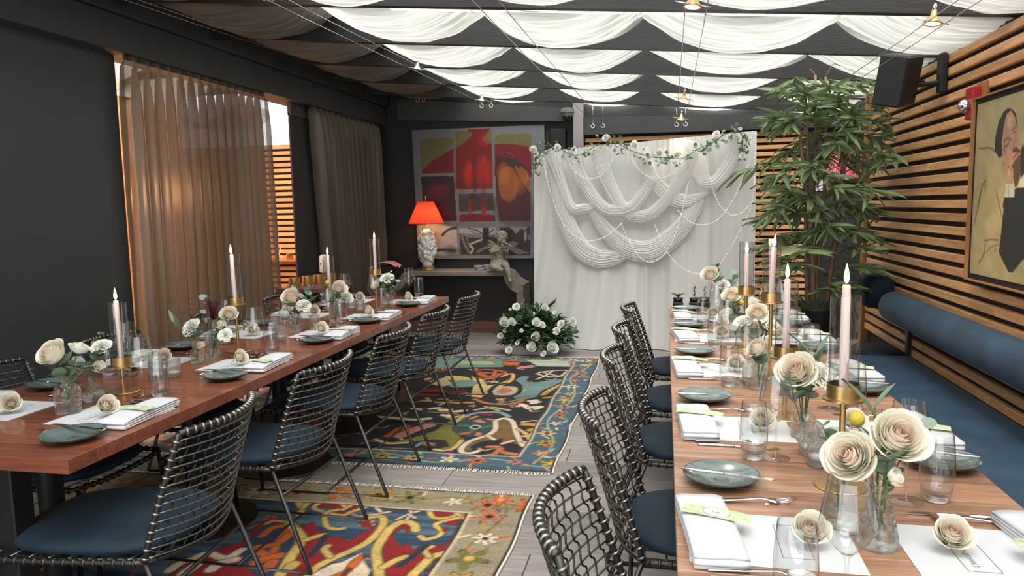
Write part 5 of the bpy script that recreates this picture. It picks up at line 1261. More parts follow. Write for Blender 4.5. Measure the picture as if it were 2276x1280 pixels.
  ('S','straw',[(-1.787,4.239),(-1.677,4.175),(-1.568,4.202)],0.03),
  ('S','straw',[(-1.344,4.103),(-1.283,4.091),(-1.243,4.15),(-1.243,4.305)],0.03),
  ('S','straw',[(-1.371,4.593),(-1.368,4.811),(-1.336,4.815)],0.03),
  ('E','darkteal',[(-1.212,4.589)],0.34,0.42),
  ('S','bluepale',[(-1.343,4.843),(-1.281,4.924),(-1.144,4.942),(-1.051,4.854)],0.035),
  ('E','pale',[(-1.22,4.583)],0.085,0.1),
  ('E','black',[(-1.22,4.583)],0.06,0.07),
  ('S','pink',[(-1.253,4.716),(-1.192,4.697),(-1.236,4.745)],0.03),
  ('S','red',[(-1.246,4.885),(-1.187,4.878)],0.04),
  ('S','orangep',[(-1.285,4.429),(-1.24,4.46)],0.03),
  ('S','orangep',[(-1.169,4.421),(-1.171,4.457)],0.04),
  ('S','pink',[(-1.18,4.78),(-1.127,4.76)],0.03),
  ('S','pink',[(-1.298,4.764),(-1.272,4.824)],0.03),
  ('S','green',[(-1.34,4.597),(-1.279,4.606)],0.03),
  ('S','green',[(-1.168,4.57),(-1.128,4.627)],0.03),
  ('S','green',[(-1.232,4.486),(-1.216,4.513)],0.03),
  ('P','brown',[(-1.112,4.762),(-1.04,4.8),(-0.974,4.674),(-0.902,4.389),(-0.802,4.203),(-0.945,4.314),(-0.989,4.285),(-0.994,4.375),(-1.121,4.289),(-1.155,4.195),(-1.118,4.136),(-1.173,4.107),(-1.202,4.21),(-1.16,4.329),(-1.093,4.481),(-1.097,4.631)]),
  ('S','pale',[(-1.119,4.761),(-1.066,4.81),(-0.992,4.725),(-0.927,4.48),(-0.859,4.282),(-0.802,4.203)],0.035),
  ('S','pale',[(-1.113,4.735),(-1.08,4.557),(-1.104,4.431),(-1.183,4.303),(-1.197,4.167),(-1.168,4.087),(-1.111,4.085),(-1.081,4.131)],0.035),
  ('S','pale',[(-1.108,4.418),(-1.046,4.345)],0.03),
  ('S','pale',[(-0.973,4.276),(-0.928,4.339)],0.03),
  ('S','orangep',[(-1.044,4.211),(-0.986,4.209),(-0.938,4.121),(-0.817,4.067),(-0.794,3.982),(-0.87,3.962),(-0.983,4.073)],0.04),
  ('S','orangep',[(-0.959,4.181),(-0.989,4.012),(-1.062,4.001)],0.035),
  ('S','orangep',[(-0.878,3.97),(-0.974,4.064),(-1.032,4.046)],0.03),
  ('S','mustard',[(-0.906,4.684),(-0.826,4.669),(-0.78,4.574),(-0.846,4.564)],0.06),
  ('S','straw',[(-0.932,4.577),(-0.869,4.488),(-0.811,4.333)],0.03),
  ('S','straw',[(-0.882,4.438),(-0.846,4.443),(-0.812,4.544)],0.03),
  ('S','pale',[(-0.931,4.733),(-0.859,4.77),(-0.809,4.75)],0.02),
  ('S','straw',[(-0.86,4.326),(-0.804,4.29),(-0.787,4.314)],0.03),
  ('S','palegreen',[(-1.668,4.056),(-1.624,4.0),(-1.549,4.031),(-1.474,4.022),(-1.379,4.036)],0.03),
  ('S','palegreen',[(-1.728,4.005),(-1.711,4.071)],0.02),
  ('S','bluepale',[(-1.482,4.148),(-1.468,4.216),(-1.398,4.204)],0.025),
  ('S','purple',[(-1.338,4.042),(-1.286,4.008),(-1.249,4.075)],0.05),
  ('S','orange',[(-1.733,4.318),(-1.718,4.443),(-1.683,4.524)],0.06),
  ('S','pink',[(-1.659,4.328),(-1.612,4.457),(-1.539,4.57)],0.09),
  ('S','pale',[(-1.977,4.729),(-1.796,4.697),(-1.675,4.685),(-1.589,4.725)],0.05),
  ('S','pale',[(-2.107,4.711),(-2.058,4.718)],0.05),
 ],
 'paint': [
  ('P','olive',[(-2.761,2.238),(-2.666,2.248),(-2.359,2.238),(-2.359,2.16),(-2.76,1.881)]),
  ('P','bred',[(-2.762,1.849),(-2.746,1.893),(-2.621,1.992),(-2.36,2.129),(-2.368,1.85)]),
  ('P','olive',[(-2.33,2.31),(-1.91,2.328),(-1.91,2.057),(-2.335,2.071)]),
  ('P','bred',[(-2.35,1.665),(-2.333,2.122),(-2.242,2.175),(-2.147,2.253),(-2.133,2.296),(-2.173,2.291),(-2.191,2.332),(-1.923,2.331),(-1.977,2.271),(-2.017,2.223),(-2.005,2.185),(-1.908,2.156),(-1.913,1.661),(-2.097,1.659)]),
  ('P','olive',[(-1.874,2.242),(-1.796,2.262),(-1.463,2.253),(-1.459,2.097),(-1.618,2.14),(-1.875,2.161)]),
  ('P','bred',[(-1.876,2.155),(-1.669,2.148),(-1.541,2.124),(-1.459,2.091),(-1.464,1.793),(-1.884,1.805)]),
  ('P','maroon',[(-1.879,2.031),(-1.8,2.053),(-1.672,2.024),(-1.621,1.985),(-1.47,1.843),(-1.486,1.286),(-1.843,1.292),(-1.871,1.527)]),
  ('P','dmaroon',[(-2.769,1.817),(-2.372,1.812),(-2.354,1.3),(-2.699,1.305),(-2.759,1.546)]),
  ('B','magenta',[(-2.579,1.619)],0.22,0.17,1),
  ('B','crim',[(-2.523,1.682)],0.16,0.06,1),
  ('B','plum',[(-2.544,1.464)],0.22,0.22,0.7),
  ('B','hot',[(-2.199,1.827)],0.09,0.22,1),
  ('B','hot',[(-2.014,1.846)],0.15,0.3,0.9),
  ('B','dred',[(-2.122,1.71)],0.05,0.2,0.9),
  ('B','dred',[(-2.281,1.714)],0.08,0.14,0.7),
  ('B','dred',[(-2.116,1.938)],0.05,0.1,0.6),
  ('B','orangel',[(-2.176,1.914)],0.04,0.1,0.5),
  ('B','orangel',[(-2.01,1.978)],0.025,0.05,0.7),
  ('E','orangeb',[(-1.73,1.7)],0.235,0.42),
  ('B','amber',[(-1.779,1.815)],0.12,0.2,0.9),
  ('B','maroon2',[(-1.736,1.398)],0.26,0.22,1),
  ('B','maroon2',[(-1.58,1.445)],0.16,0.25,1),
  ('P','orangeb',[(-1.674,1.899),(-1.597,1.915),(-1.521,1.845),(-1.474,1.744),(-1.477,1.594),(-1.549,1.696),(-1.624,1.835)]),
  ('B','amber',[(-1.522,1.77)],0.06,0.12,0.8),
  ('S','maroon',[(-1.668,1.899),(-1.588,1.697),(-1.527,1.52)],0.02),
  ('P','bred',[(-1.634,1.997),(-1.544,2.007),(-1.481,1.943),(-1.472,1.856),(-1.558,1.92),(-1.621,1.96)]),
  ('P','leafd',[(-1.738,1.951),(-1.686,1.974),(-1.621,1.96),(-1.571,1.921),(-1.61,1.872),(-1.635,1.923),(-1.687,1.924),(-1.7,1.894),(-1.732,1.913)]),
  ('S','pinkline',[(-1.84,2.017),(-1.813,2.053),(-1.775,2.027),(-1.737,2.001)],0.008),
  ('S','pinkline',[(-1.735,2.063),(-1.672,2.024),(-1.66,1.986),(-1.723,2.025),(-1.735,2.063)],0.008),
  ('B','black',[(-1.565,1.571)],0.04,0.08,0.8),
  ('P','dgreen',[(-2.322,1.594),(-1.908,1.597),(-1.893,1.413),(-2.317,1.408)]),
  ('P','purple2',[(-2.318,1.607),(-1.908,1.61),(-1.906,1.54),(-2.153,1.559),(-2.32,1.549)]),
  ('P','hot2',[(-2.318,1.37),(-2.158,1.38),(-1.894,1.362),(-1.889,1.288),(-2.318,1.29)]),
  ('P','crimson',[(-2.2,1.547),(-2.177,1.546),(-2.174,1.367),(-2.211,1.368)]),
  ('P','crimson',[(-2.042,1.556),(-2.02,1.571),(-2.0,1.555),(-1.992,1.354),(-2.047,1.355)]),
  ('P','black',[(-2.208,1.585),(-2.178,1.608),(-2.125,1.606),(-2.099,1.583),(-2.113,1.551),(-2.193,1.549)]),
  ('P','bwhite',[(-2.823,1.268),(-2.362,1.229),(-2.352,0.911),(-2.836,0.907)]),
  ('B','orangew',[(-2.731,1.156)],0.4,0.28,1),
  ('P','skin',[(-2.704,1.155),(-2.635,1.181),(-2.541,1.14),(-2.557,1.049),(-2.654,1.011),(-2.721,1.051)]),
  ('S','skin',[(-2.655,0.985),(-2.532,0.997),(-2.408,1.048)],0.03),
  ('B','black',[(-2.438,0.957)],0.16,0.1,0.9),
  ('B','skin',[(-2.433,1.126)],0.05,0.05,0.9),
  ('S','dark',[(-2.541,1.14),(-2.458,1.204),(-2.363,1.222)],0.03),
  ('S','dark',[(-2.67,0.946),(-2.546,0.971),(-2.384,0.957)],0.03),
  ('P','bwhite',[(-2.329,1.222),(-1.878,1.216),(-1.873,1.145),(-2.031,1.134),(-2.331,1.164)]),
  ('P','ddark',[(-2.331,1.151),(-2.218,1.111),(-2.032,1.096),(-1.873,1.132),(-1.872,0.908),(-2.318,0.911)]),
  ('P','black',[(-2.043,1.218),(-1.97,1.217),(-1.966,1.108),(-1.928,1.043),(-2.047,1.044)]),
  ('S','black',[(-2.031,1.134),(-2.11,1.187),(-2.215,1.214)],0.012),
  ('S','black',[(-2.031,1.16),(-2.111,1.148),(-2.19,1.181)],0.008),
  ('S','black',[(-1.971,1.159),(-1.911,1.197)],0.012),
  ('S','pale',[(-2.059,1.083),(-2.167,1.046),(-2.207,1.02),(-2.168,0.981),(-2.197,0.929)],0.022),
  ('S','midgrey',[(-2.298,1.124),(-2.274,1.047),(-2.223,0.942)],0.03),
  ('S','midgrey',[(-2.245,1.111),(-2.22,1.033)],0.02),
  ('S','midgrey',[(-2.116,0.942),(-2.008,0.992),(-1.889,1.004)],0.03),
  ('P','ddark',[(-1.838,1.221),(-1.487,1.216),(-1.493,0.899),(-1.839,0.901)]),
  ('P','bwhite',[(-1.727,1.22),(-1.507,1.219),(-1.559,1.186),(-1.597,1.205),(-1.651,1.142),(-1.689,1.194)]),
  ('P','bwhite',[(-1.56,1.154),(-1.533,1.204),(-1.528,1.09),(-1.555,1.04)]),
  ('P','midgrey',[(-1.823,1.017),(-1.691,1.066),(-1.627,1.04),(-1.667,0.99),(-1.499,0.924),(-1.642,0.913)]),
  ('B','bwhite',[(-1.502,1.103)],0.02,0.06,0.8),
 ],
 'port': [
  ('P','pil',[(4.003,1.403),(4.009,1.536),(3.952,1.651),(3.853,1.666),(3.782,1.613),(3.755,1.542),(3.719,1.404)]),
  ('P','pil',[(4.052,1.336),(3.98,1.49),(3.734,1.485),(3.733,1.315),(3.74,1.211),(3.653,1.117),(3.506,1.128),(3.501,1.082),(4.052,1.085)]),
  ('B','och',[(3.945,1.593)],0.06,0.1,0.5),
  ('B','ochl',[(3.857,1.56)],0.08,0.12,0.8),
  ('B','ochl',[(3.845,1.311)],0.1,0.1,0.8),
  ('B','ochd',[(3.934,1.498)],0.03,0.07,0.5),
  ('B','ochd',[(3.908,1.369)],0.07,0.05,0.35),
  ('S','ochd',[(4.012,1.403),(3.977,1.491),(3.938,1.527)],0.012),
  ('S','ochd',[(4.042,1.318),(4.0,1.411),(3.973,1.49)],0.01),
  ('S','ochd',[(4.027,1.685),(3.905,1.68),(3.844,1.658)],0.01),
  ('S','ochd',[(3.811,1.475),(3.762,1.4),(3.738,1.36)],0.008),
  ('S','ochd',[(3.914,1.243),(3.838,1.252),(3.758,1.253)],0.008),
  ('S','ochd',[(3.967,1.129),(3.914,1.176),(3.905,1.225)],0.01),
  ('S','ochd',[(3.907,1.183),(3.821,1.221),(3.756,1.233)],0.006),
  ('B','faced',[(3.786,1.208)],0.03,0.02,0.6),
  ('B','ochl',[(3.85,1.234)],0.03,0.02,0.9),
  ('B','ochl',[(3.866,1.131)],0.06,0.04,0.8),
  ('P','jacket',[(3.723,1.448),(3.63,1.445),(3.547,1.471),(3.464,1.48),(3.432,1.209),(3.513,1.182),(3.604,1.119),(3.646,1.118),(3.752,1.199),(3.733,1.315)]),
  ('P','jacket',[(3.724,1.448),(3.626,1.444),(3.624,1.484),(3.549,1.489),(3.392,1.517),(3.379,1.406),(3.739,1.404)]),
  ('P','hair',[(3.853,1.666),(3.848,1.736),(3.82,1.796),(3.777,1.832),(3.733,1.843),(3.687,1.831),(3.655,1.811),(3.63,1.749),(3.658,1.778),(3.7,1.823),(3.745,1.818),(3.769,1.763),(3.78,1.695),(3.766,1.632),(3.8,1.627)]),
  ('P','face',[(3.78,1.695),(3.769,1.763),(3.745,1.818),(3.701,1.828),(3.66,1.795),(3.636,1.75),(3.611,1.701),(3.587,1.66),(3.589,1.615),(3.657,1.579),(3.718,1.595),(3.766,1.632)]),
  ('B','facel',[(3.711,1.784)],0.045,0.06,0.9),
  ('B','facel',[(3.71,1.649)],0.03,0.03,0.6),
  ('B','faced',[(3.75,1.665)],0.02,0.05,0.7),
  ('B','faced',[(3.649,1.698)],0.012,0.05,0.5),
  ('S','faced',[(3.758,1.7),(3.724,1.71),(3.689,1.701)],0.012),
  ('S','hair',[(3.743,1.675),(3.716,1.68),(3.708,1.695)],0.006),
  ('S','faced',[(3.683,1.738),(3.655,1.751),(3.641,1.75)],0.01),
  ('S','hair',[(3.667,1.726),(3.643,1.734)],0.006),
  ('S','faced',[(3.683,1.701),(3.66,1.666),(3.666,1.656)],0.005),
  ('P','beard',[(3.674,1.58),(3.645,1.605),(3.602,1.629),(3.584,1.634),(3.569,1.588),(3.58,1.536),(3.603,1.497),(3.624,1.491),(3.643,1.525),(3.661,1.552)]),
  ('P','beard',[(3.666,1.66),(3.638,1.667),(3.593,1.648),(3.58,1.634),(3.635,1.641),(3.671,1.64)]),
  ('S','lip',[(3.654,1.619),(3.631,1.632),(3.617,1.636)],0.014),
  ('B','black',[(3.573,1.656)],0.02,0.03,0.9),
  ('P','hair',[(3.587,1.654),(3.567,1.665),(3.538,1.65),(3.524,1.534),(3.57,1.516),(3.588,1.602)]),
  ('P','face',[(3.765,1.625),(3.746,1.632),(3.718,1.619),(3.703,1.591),(3.656,1.575),(3.646,1.552),(3.655,1.504),(3.711,1.505),(3.724,1.541),(3.765,1.574)]),
  ('S','faced',[(3.761,1.594),(3.726,1.596)],0.004),
  ('S','faced',[(3.702,1.588),(3.678,1.57),(3.658,1.565)],0.005),
  ('B','facel',[(3.691,1.553)],0.015,0.03,0.8),
  ('P','cuff',[(3.715,1.505),(3.641,1.506),(3.623,1.446),(3.723,1.45)]),
  ('P','cuff',[(3.591,1.51),(3.555,1.542),(3.511,1.533),(3.506,1.495),(3.596,1.49)]),
  ('S','ochd',[(3.692,1.499),(3.679,1.451)],0.003),
 ],
}
# ================================================================ painted surfaces: pigments laid into a mesh's point colours
PAL = dict(red=(.22,.018,.022), navy=(.020,.045,.085), dnavy=(.012,.022,.05), orange=(.45,.13,.05), cream=(.52,.38,.15), pale=(.60,.50,.38), mustard=(.42,.26,.06), teal=(.16,.24,.20), palegreen=(.33,.40,.25), pink=(.46,.21,.17), tealpale=(.38,.42,.34), straw=(.50,.38,.19), bluegreen=(.15,.22,.22), olive=(.17,.15,.045), pale2=(.42,.34,.24), black=(.012,.012,.014), orangep=(.42,.16,.09), darkteal=(.035,.06,.055), bluepale=(.20,.28,.30), green=(.06,.16,.10), brown=(.17,.10,.045), purple=(.12,.03,.07),
 bred=(.21,.003,.008), maroon=(.085,.006,.016), dmaroon=(.030,.007,.012), magenta=(.18,.008,.035), crim=(.28,.006,.03), plum=(.03,.004,.022), hot=(.62,.02,.006), dred=(.09,.002,.006), orangel=(.75,.10,.02), orangeb=(.33,.085,.018), amber=(.50,.17,.015), maroon2=(.055,.004,.014), leafd=(.02,.035,.015), pinkline=(.30,.05,.05), dgreen=(.018,.055,.035), purple2=(.07,.035,.10), hot2=(.16,.004,.012), crimson=(.45,.006,.012), bwhite=(.42,.42,.42), orangew=(.40,.36,.32), skin=(.42,.34,.28), dark=(.04,.03,.025), ddark=(.035,.025,.022), midgrey=(.20,.17,.16),
 och=(.38,.28,.12), pil=(.46,.37,.18), ochl=(.56,.44,.22), ochd=(.18,.12,.05), jacket=(.022,.022,.024), hair=(.035,.026,.02), face=(.46,.26,.16), facel=(.62,.42,.28), faced=(.25,.11,.07), beard=(.10,.06,.04), lip=(.35,.08,.05), cuff=(.55,.52,.40))
class Canvas:
    def __init__(s, x0, x1, y0, y1, res, base):
        s.nx = int(round((x1-x0)/res))+1; s.ny = int(round((y1-y0)/res))+1
        s.X, s.Y = np.meshgrid(np.linspace(x0, x1, s.nx), np.linspace(y0, y1, s.ny)); s.C = np.ones((s.ny, s.nx, 3))*np.array(base); s.res = res
        s.rs = np.random.RandomState(5)
    def wob(s, a, f):
        return a*np.sin(s.X*f+2*np.sin(s.Y*f*.7)), a*np.sin(s.Y*f*1.1+2*np.sin(s.X*f*.8))
    def mix(s, m, c): m = np.clip(m, 0, 1)[..., None]; s.C = s.C*(1-m)+np.array(PAL.get(c, c) if isinstance(c, str) else c)*m
    def poly(s, pts, c, line=None):
        ins = np.zeros(s.X.shape, bool); n = len(pts); j = n-1
        for i in range(n):
            xi, yi = pts[i]; xj, yj = pts[j]
            cnd = ((yi > s.Y) != (yj > s.Y)) & (s.X < (xj-xi)*(s.Y-yi)/(yj-yi+1e-12)+xi); ins ^= cnd; j = i
        s.mix(ins.astype(float), c)
        if line: s.stroke(list(pts)+[pts[0]], line[0], line[1])
    def stroke(s, pts, c, w):
        x0 = min(p[0] for p in pts)-w; x1 = max(p[0] for p in pts)+w; y0 = min(p[1] for p in pts)-w; y1 = max(p[1] for p in pts)+w
        ix = np.where((s.X[0] >= x0) & (s.X[0] <= x1))[0]; iy = np.where((s.Y[:, 0] >= y0) & (s.Y[:, 0] <= y1))[0]
        if len(ix) == 0 or len(iy) == 0: return
        sl = (slice(iy[0], iy[-1]+1), slice(ix[0], ix[-1]+1)); X = s.X[sl]; Y = s.Y[sl]; D = np.full(X.shape, 9.)
        for (ax, ay), (bx_, by_) in zip(pts[:-1], pts[1:]):
            dx, dy = bx_-ax, by_-ay; t = np.clip(((X-ax)*dx+(Y-ay)*dy)/(dx*dx+dy*dy+1e-12), 0, 1); D = np.minimum(D, np.hypot(X-ax-t*dx, Y-ay-t*dy))
        m = np.clip((w/2-D)/s.res+.5, 0, 1)[..., None]; s.C[sl] = s.C[sl]*(1-m)+np.array(PAL[c] if isinstance(c, str) else c)*m
    def ell(s, cx, cy, rx, ry, c, soft=0, a=1):
        d = np.sqrt(((s.X-cx)/rx)**2+((s.Y-cy)/ry)**2); s.mix(a*(np.clip((1-d)/.9, 0, 1)**.8 if soft else np.clip((1-d)*rx/s.res, 0, 1)), c)
    def feats(s, L, outline=None):
        for f in L:
            if f[0] == 'P':
                s.poly(f[2], f[1], outline)
            elif f[0] == 'S':
                p = [(q.x, q.y) for q in bez([(a, b, 0) for a, b in f[2]], 6)]
                if outline: s.stroke(p, outline[0], f[3]+outline[1]*2)
                s.stroke(p, f[1], f[3])
            elif f[0] == 'E': s.ell(f[2][0][0], f[2][0][1], f[3]/2, f[4]/2, f[1])
            else: s.ell(f[2][0][0], f[2][0][1], f[3]/2*1.5, f[4]/2*1.5, f[1], 1, f[5])
    def flower(s, x, y, r, c, core='black', n=6, ph=0):
        dx = s.X-x; dy = s.Y-y; a = np.arctan2(dy, dx); d = np.hypot(dx, dy)
        s.mix(np.clip((r*(.68+.32*np.cos(n*a+ph))*1.12-d)/s.res, 0, 1), 'dark'); s.mix(np.clip((r*(.68+.32*np.cos(n*a+ph))-d)/s.res, 0, 1), c); s.mix(np.clip((r*.3-d)/s.res, 0, 1), core)
    def mesh(s, name, mat, fn, parent=None, **k):
        me = bpy.data.meshes.new(name); nv = s.nx*s.ny; co = fn(s.X, s.Y).reshape(-1, 3)
        me.vertices.add(nv); me.vertices.foreach_set('co', co.ravel()); q = (s.nx-1)*(s.ny-1)
        I, J = np.meshgrid(np.arange(s.nx-1), np.arange(s.ny-1)); a = (J*s.nx+I).ravel(); idx = np.stack([a, a+1, a+1+s.nx, a+s.nx], 1).ravel()
        me.loops.add(q*4); me.loops.foreach_set('vertex_index', idx.astype(np.int32)); me.polygons.add(q); me.polygons.foreach_set('loop_start', np.arange(0, q*4, 4, dtype=np.int32))
        me.update(calc_edges=True)
        ca = me.color_attributes.new('pigment', 'FLOAT_COLOR', 'POINT'); ca.data.foreach_set('color', np.concatenate([s.C.reshape(-1, 3), np.ones((nv, 1))], 1).ravel().astype(np.float32))
        me.polygons.foreach_set('use_smooth', [True]*q); me.materials.append(mat); o = bpy.data.objects.new(name, me); link(o, parent); return tag(o, **k)
M['rugmat'] = P('knotted_wool', (.80, .80, .80), .95, var=.16, vscale=220, attr='pigment', bump=.35, bscale=420)
M['oil'] = P('oil_paint', (.95, .95, .95), .45, var=.05, vscale=60, attr='pigment', bump=.15, bscale=90)
def abrash(c, m, f, amt):
    n = np.sin(c.Y*f+1.7*np.sin(c.Y*f*.37))+.6*np.sin(c.Y*f*2.7+c.X*2)
    c.C *= (1+amt*n)[..., None]
def rug(name, x0, x1, y0, y1, bw, field, border, feats, label, bflowers, stripes):
    c = Canvas(x0, x1, y0, y1, .0085, border); rs = np.random.RandomState(3)
    # border vines and palmettes
    def edge_pts():
        L_ = []
        for k in range(int((x1-x0)/.2)+1):
            for yy in (y0+bw/2, y1-bw/2): L_.append((x0+.1+k*.2, yy))
        for k in range(1, int((y1-y0)/.2)): 
            for xx in (x0+bw/2, x1-bw/2): L_.append((xx, y0+.1+k*.2))
        return L_
    vin = [(x1-bw/2+.05*sin(t*15), y0+bw/2+t*(y1-y0-bw)) for t in np.linspace(0, 1, 90)]; c.stroke(vin, bflowers[-1], .012)
    for yy in (y0+bw/2, y1-bw/2): c.stroke([(x0+t*(x1-x0), yy+.05*sin(t*24)) for t in np.linspace(0, 1, 120)], bflowers[-1], .012)
    for k, (px, py) in enumerate(edge_pts()):
        c.flower(px+rs.uniform(-.02, .02), py+rs.uniform(-.02, .02), bw*rs.uniform(.22, .34), bflowers[k % (len(bflowers)-1)], 'black' if k % 3 else 'cream', 5+k % 3, k)
        for q in range(3): a = rs.uniform(0, 6.3); c.stroke([(px+.07*cos(a), py+.07*sin(a)), (px+.11*cos(a+.3), py+.11*sin(a+.3))], bflowers[(k+q) % len(bflowers)], .014)
    m = ((c.X > x0+bw) & (c.X < x1-bw) & (c.Y > y0+bw) & (c.Y < y1-bw)).astype(float); c.mix(m, field)
    if stripes: 
        st = np.clip(.5+.5*np.sin(c.Y*23+np.sin(c.Y*61)*1.3+np.sin(c.X*7)*.25), 0, 1)*m*.4; c.mix(st, stripes)
    # scattered small field ornaments
    for k in range(110):
        px = rs.uniform(x0+bw+.08, x1-bw-.08); py = rs.uniform(y0+bw+.08, y1-bw-.08); cc = ['orange', 'pale', 'mustard', 'pink', 'cream'][k % 5]
        if k % 3 == 0: c.flower(px, py, rs.uniform(.035, .06), cc, 'red', 5, k)
        else: a = rs.uniform(0, 6.3); c.stroke([(px, py), (px+.06*cos(a), py+.06*sin(a)), (px+.09*cos(a+.7), py+.09*sin(a+.7))], cc, .013)
    dark = PAL['dark']
    inner = [(x0+bw, y0+bw), (x1-bw, y0+bw), (x1-bw, y1-bw), (x0+bw, y1-bw), (x0+bw, y0+bw)]
    c.stroke(inner, 'dark', .022); c.stroke([(p[0]+(.018 if p[0] > (x0+x1)/2 else -.018), p[1]+(.018 if p[1] > (y0+y1)/2 else -.018)) for p in inner], 'pale', .010)
    # clip motifs to the field
    keep = c.C.copy(); L_ = feats
    big = [f for f in L_]
    c.feats(big, ('dark', .006)) 
    out = ((c.X > x1-bw) | (c.Y < y0+bw) | (c.X < x0+bw)) if name == 'far' else ((c.X > x1-bw) | (c.Y > y1-bw))
    c.C[out] = keep[out]
    e = np.minimum(np.minimum(c.X-x0, x1-c.X), np.minimum(c.Y-y0, y1-c.Y)); c.mix((e < .012).astype(float), 'dark')
    abrash(c, None, 26, .07); c.C *= (1+.10*rs.randn(*c.X.shape))[..., None]; c.C = np.clip(c.C, 0, 1); g_ = c.C.mean(-1, keepdims=True); c.C = np.clip((g_+(c.C-g_)*1.2)**1.08*1.15, 0, 1)
    def fn(X, Y): return np.stack([X+.006*np.sin(Y*9), Y+.006*np.sin(X*7), .010-.004*(e < .012)+.0015*np.sin(X*13)*np.sin(Y*11)], -1)
    t = empty('rug', (0, 0, 0), 0, label, 'rug', 'knotted wool rugs')
    c.mesh('pile', M['rugmat'], fn, t); fm = MB(); rn = random.Random(9)
    for yy, s in ((y0, -1), (y1, 1)):
        x = x0
        while x < x1: fm.tube([(x, yy, .006), (x+rn.uniform(-.012, .012), yy+s*rn.uniform(.025, .045), .004)], .0042, 4); x += .013
    fm.tube([(x1+.004+.006*sin(t_*9), t_, .006) for t_ in np.linspace(y0, y1, 60)], .006, 5)
    fm.build('fringe', M['fringe'], t, kind='stuff')
    mb = MB().box(x0+.01, x1-.01, y0+.01, y1-.01, .0005, .005); mb.build('backing', M['fringe'], t, False)
rug('near', -3.13, -.645, 1.30, 3.50, .27, 'navy', (.27, .235, .165), FEAT['near'], 'red, blue and cream knotted rug under the near end of the left table', ['orange', 'pale', 'mustard', 'orangep', 'olive', 'olive'], 'bluepale')
rug('far', -3.13, -.60, 3.83, 6.88, .235, 'black', (.065, .11, .14), FEAT['far'], 'black, blue and cream knotted rug beyond the near one, under the far tables', ['orange', 'straw', 'pink', 'pale', 'mustard', 'palegreen'], None)
# ---- large painting on the back wall
def canvas_panel(name, cx, x0, x1, z0, z1, res, base, feats, grid=None): return Canvas(x0, x1, z0, z1, res, base)
c = Canvas(-2.85, -1.31, .865, 2.345, .0065, (.20, .21, .22)); c.feats(FEAT['paint'])
for (bx0, bz0, rx0, rz0, cc, a0) in ((-2.45, 1.72, .22, .08, 'dred', .5), (-2.05, 1.50, .30, .10, 'dred', .8), (-1.55, 1.30, .30, .30, 'maroon2', .6), (-2.0, 2.2, .08, .10, 'hot', .5), (-1.6, 1.72, .09, .16, 'amber', .5), (-2.55, 1.45, .2, .25, 'dmaroon', .7), (-2.02, 1.7, .03, .3, 'dred', .6)): c.ell(bx0, bz0, rx0, rz0, cc, 1, a0)
c.C *= .72
n_ = np.sin(c.X*40+3*np.sin(c.Y*17))*np.sin(c.Y*33+2*np.sin(c.X*21)); c.C *= (1+.05*n_+.04*c.rs.randn(*c.X.shape))[..., None]; c.C = np.clip(c.C, 0, 1)
pt = empty('painting', (0, 0, 0), 0, 'large unframed painting of red peppers and fruit in panels, back wall', 'painting')
c.mesh('canvas', M['oil'], lambda X, Y: np.stack([X+(2.345-Y)*.02*np.clip((-1.9-X)/.9, 0, 1), np.full(X.shape, YB-.055), Y], -1), pt)
MB().prism([(-2.845, 2.34), (-2.825, .87), (-1.32, .87), (-1.32, 2.34)], YB-.054, YB-.002).build('stretcher', M['paper'], pt, False)
# ---- portrait in a float frame on the right wall
c = Canvas(3.1, 4.068, 1.075, 1.900, .005, (.40, .345, .17)); c.feats(FEAT['port'])
n_ = np.sin(c.X*22+3*np.sin(c.Y*13))*np.sin(c.Y*25+2*np.sin(c.X*17)); c.C *= (1+.10*n_+.05*c.rs.randn(*c.X.shape))[..., None]; c.C = np.clip(c.C, 0, 1)
pt = empty('portrait_painting', (XR-.055, 0, 0), 0, 'framed painting of a bearded person resting on a cushion, right wall', 'painting')
c.mesh('canvas', M['oil'], lambda X, Y: np.stack([np.full(X.shape, .002), X, Y], -1), pt)
MB().box(.006, .05, 3.057, 4.098, 1.045, 1.93).build('backboard', M['black'], pt, False)
for a in ((3.05, 4.105, 1.04, 1.047), (3.05, 4.105, 1.926, 1.933), (4.098, 4.105, 1.047, 1.926), (3.05, 3.057, 1.047, 1.926)): MB().box(-.012, .05, *a).build('frame_moulding', M['post'], pt, False)
# ---- red poster glimpsed behind the plant
c = Canvas(1.50, 1.98, 1.55, 1.98, .006, (.42, .05, .06))
for k in range(16): c.stroke([(1.64+.02*k, 1.55), (1.68+.02*k+.03*sin(k), 1.98)], (.62, .25, .25), .005)
c.poly([(1.50, 1.55), (1.64, 1.55), (1.66, 1.72), (1.60, 1.98), (1.50, 1.98)], (.5, .5, .48)); c.stroke([(1.60, 1.70), (1.64, 1.74), (1.61, 1.82)], 'dark', .012)
c.mesh('poster', M['oil'], lambda X, Y: np.stack([X, np.full(X.shape, YB-.012), Y], -1), None, label='red and white poster on the recess wall behind the plant', cat='poster')
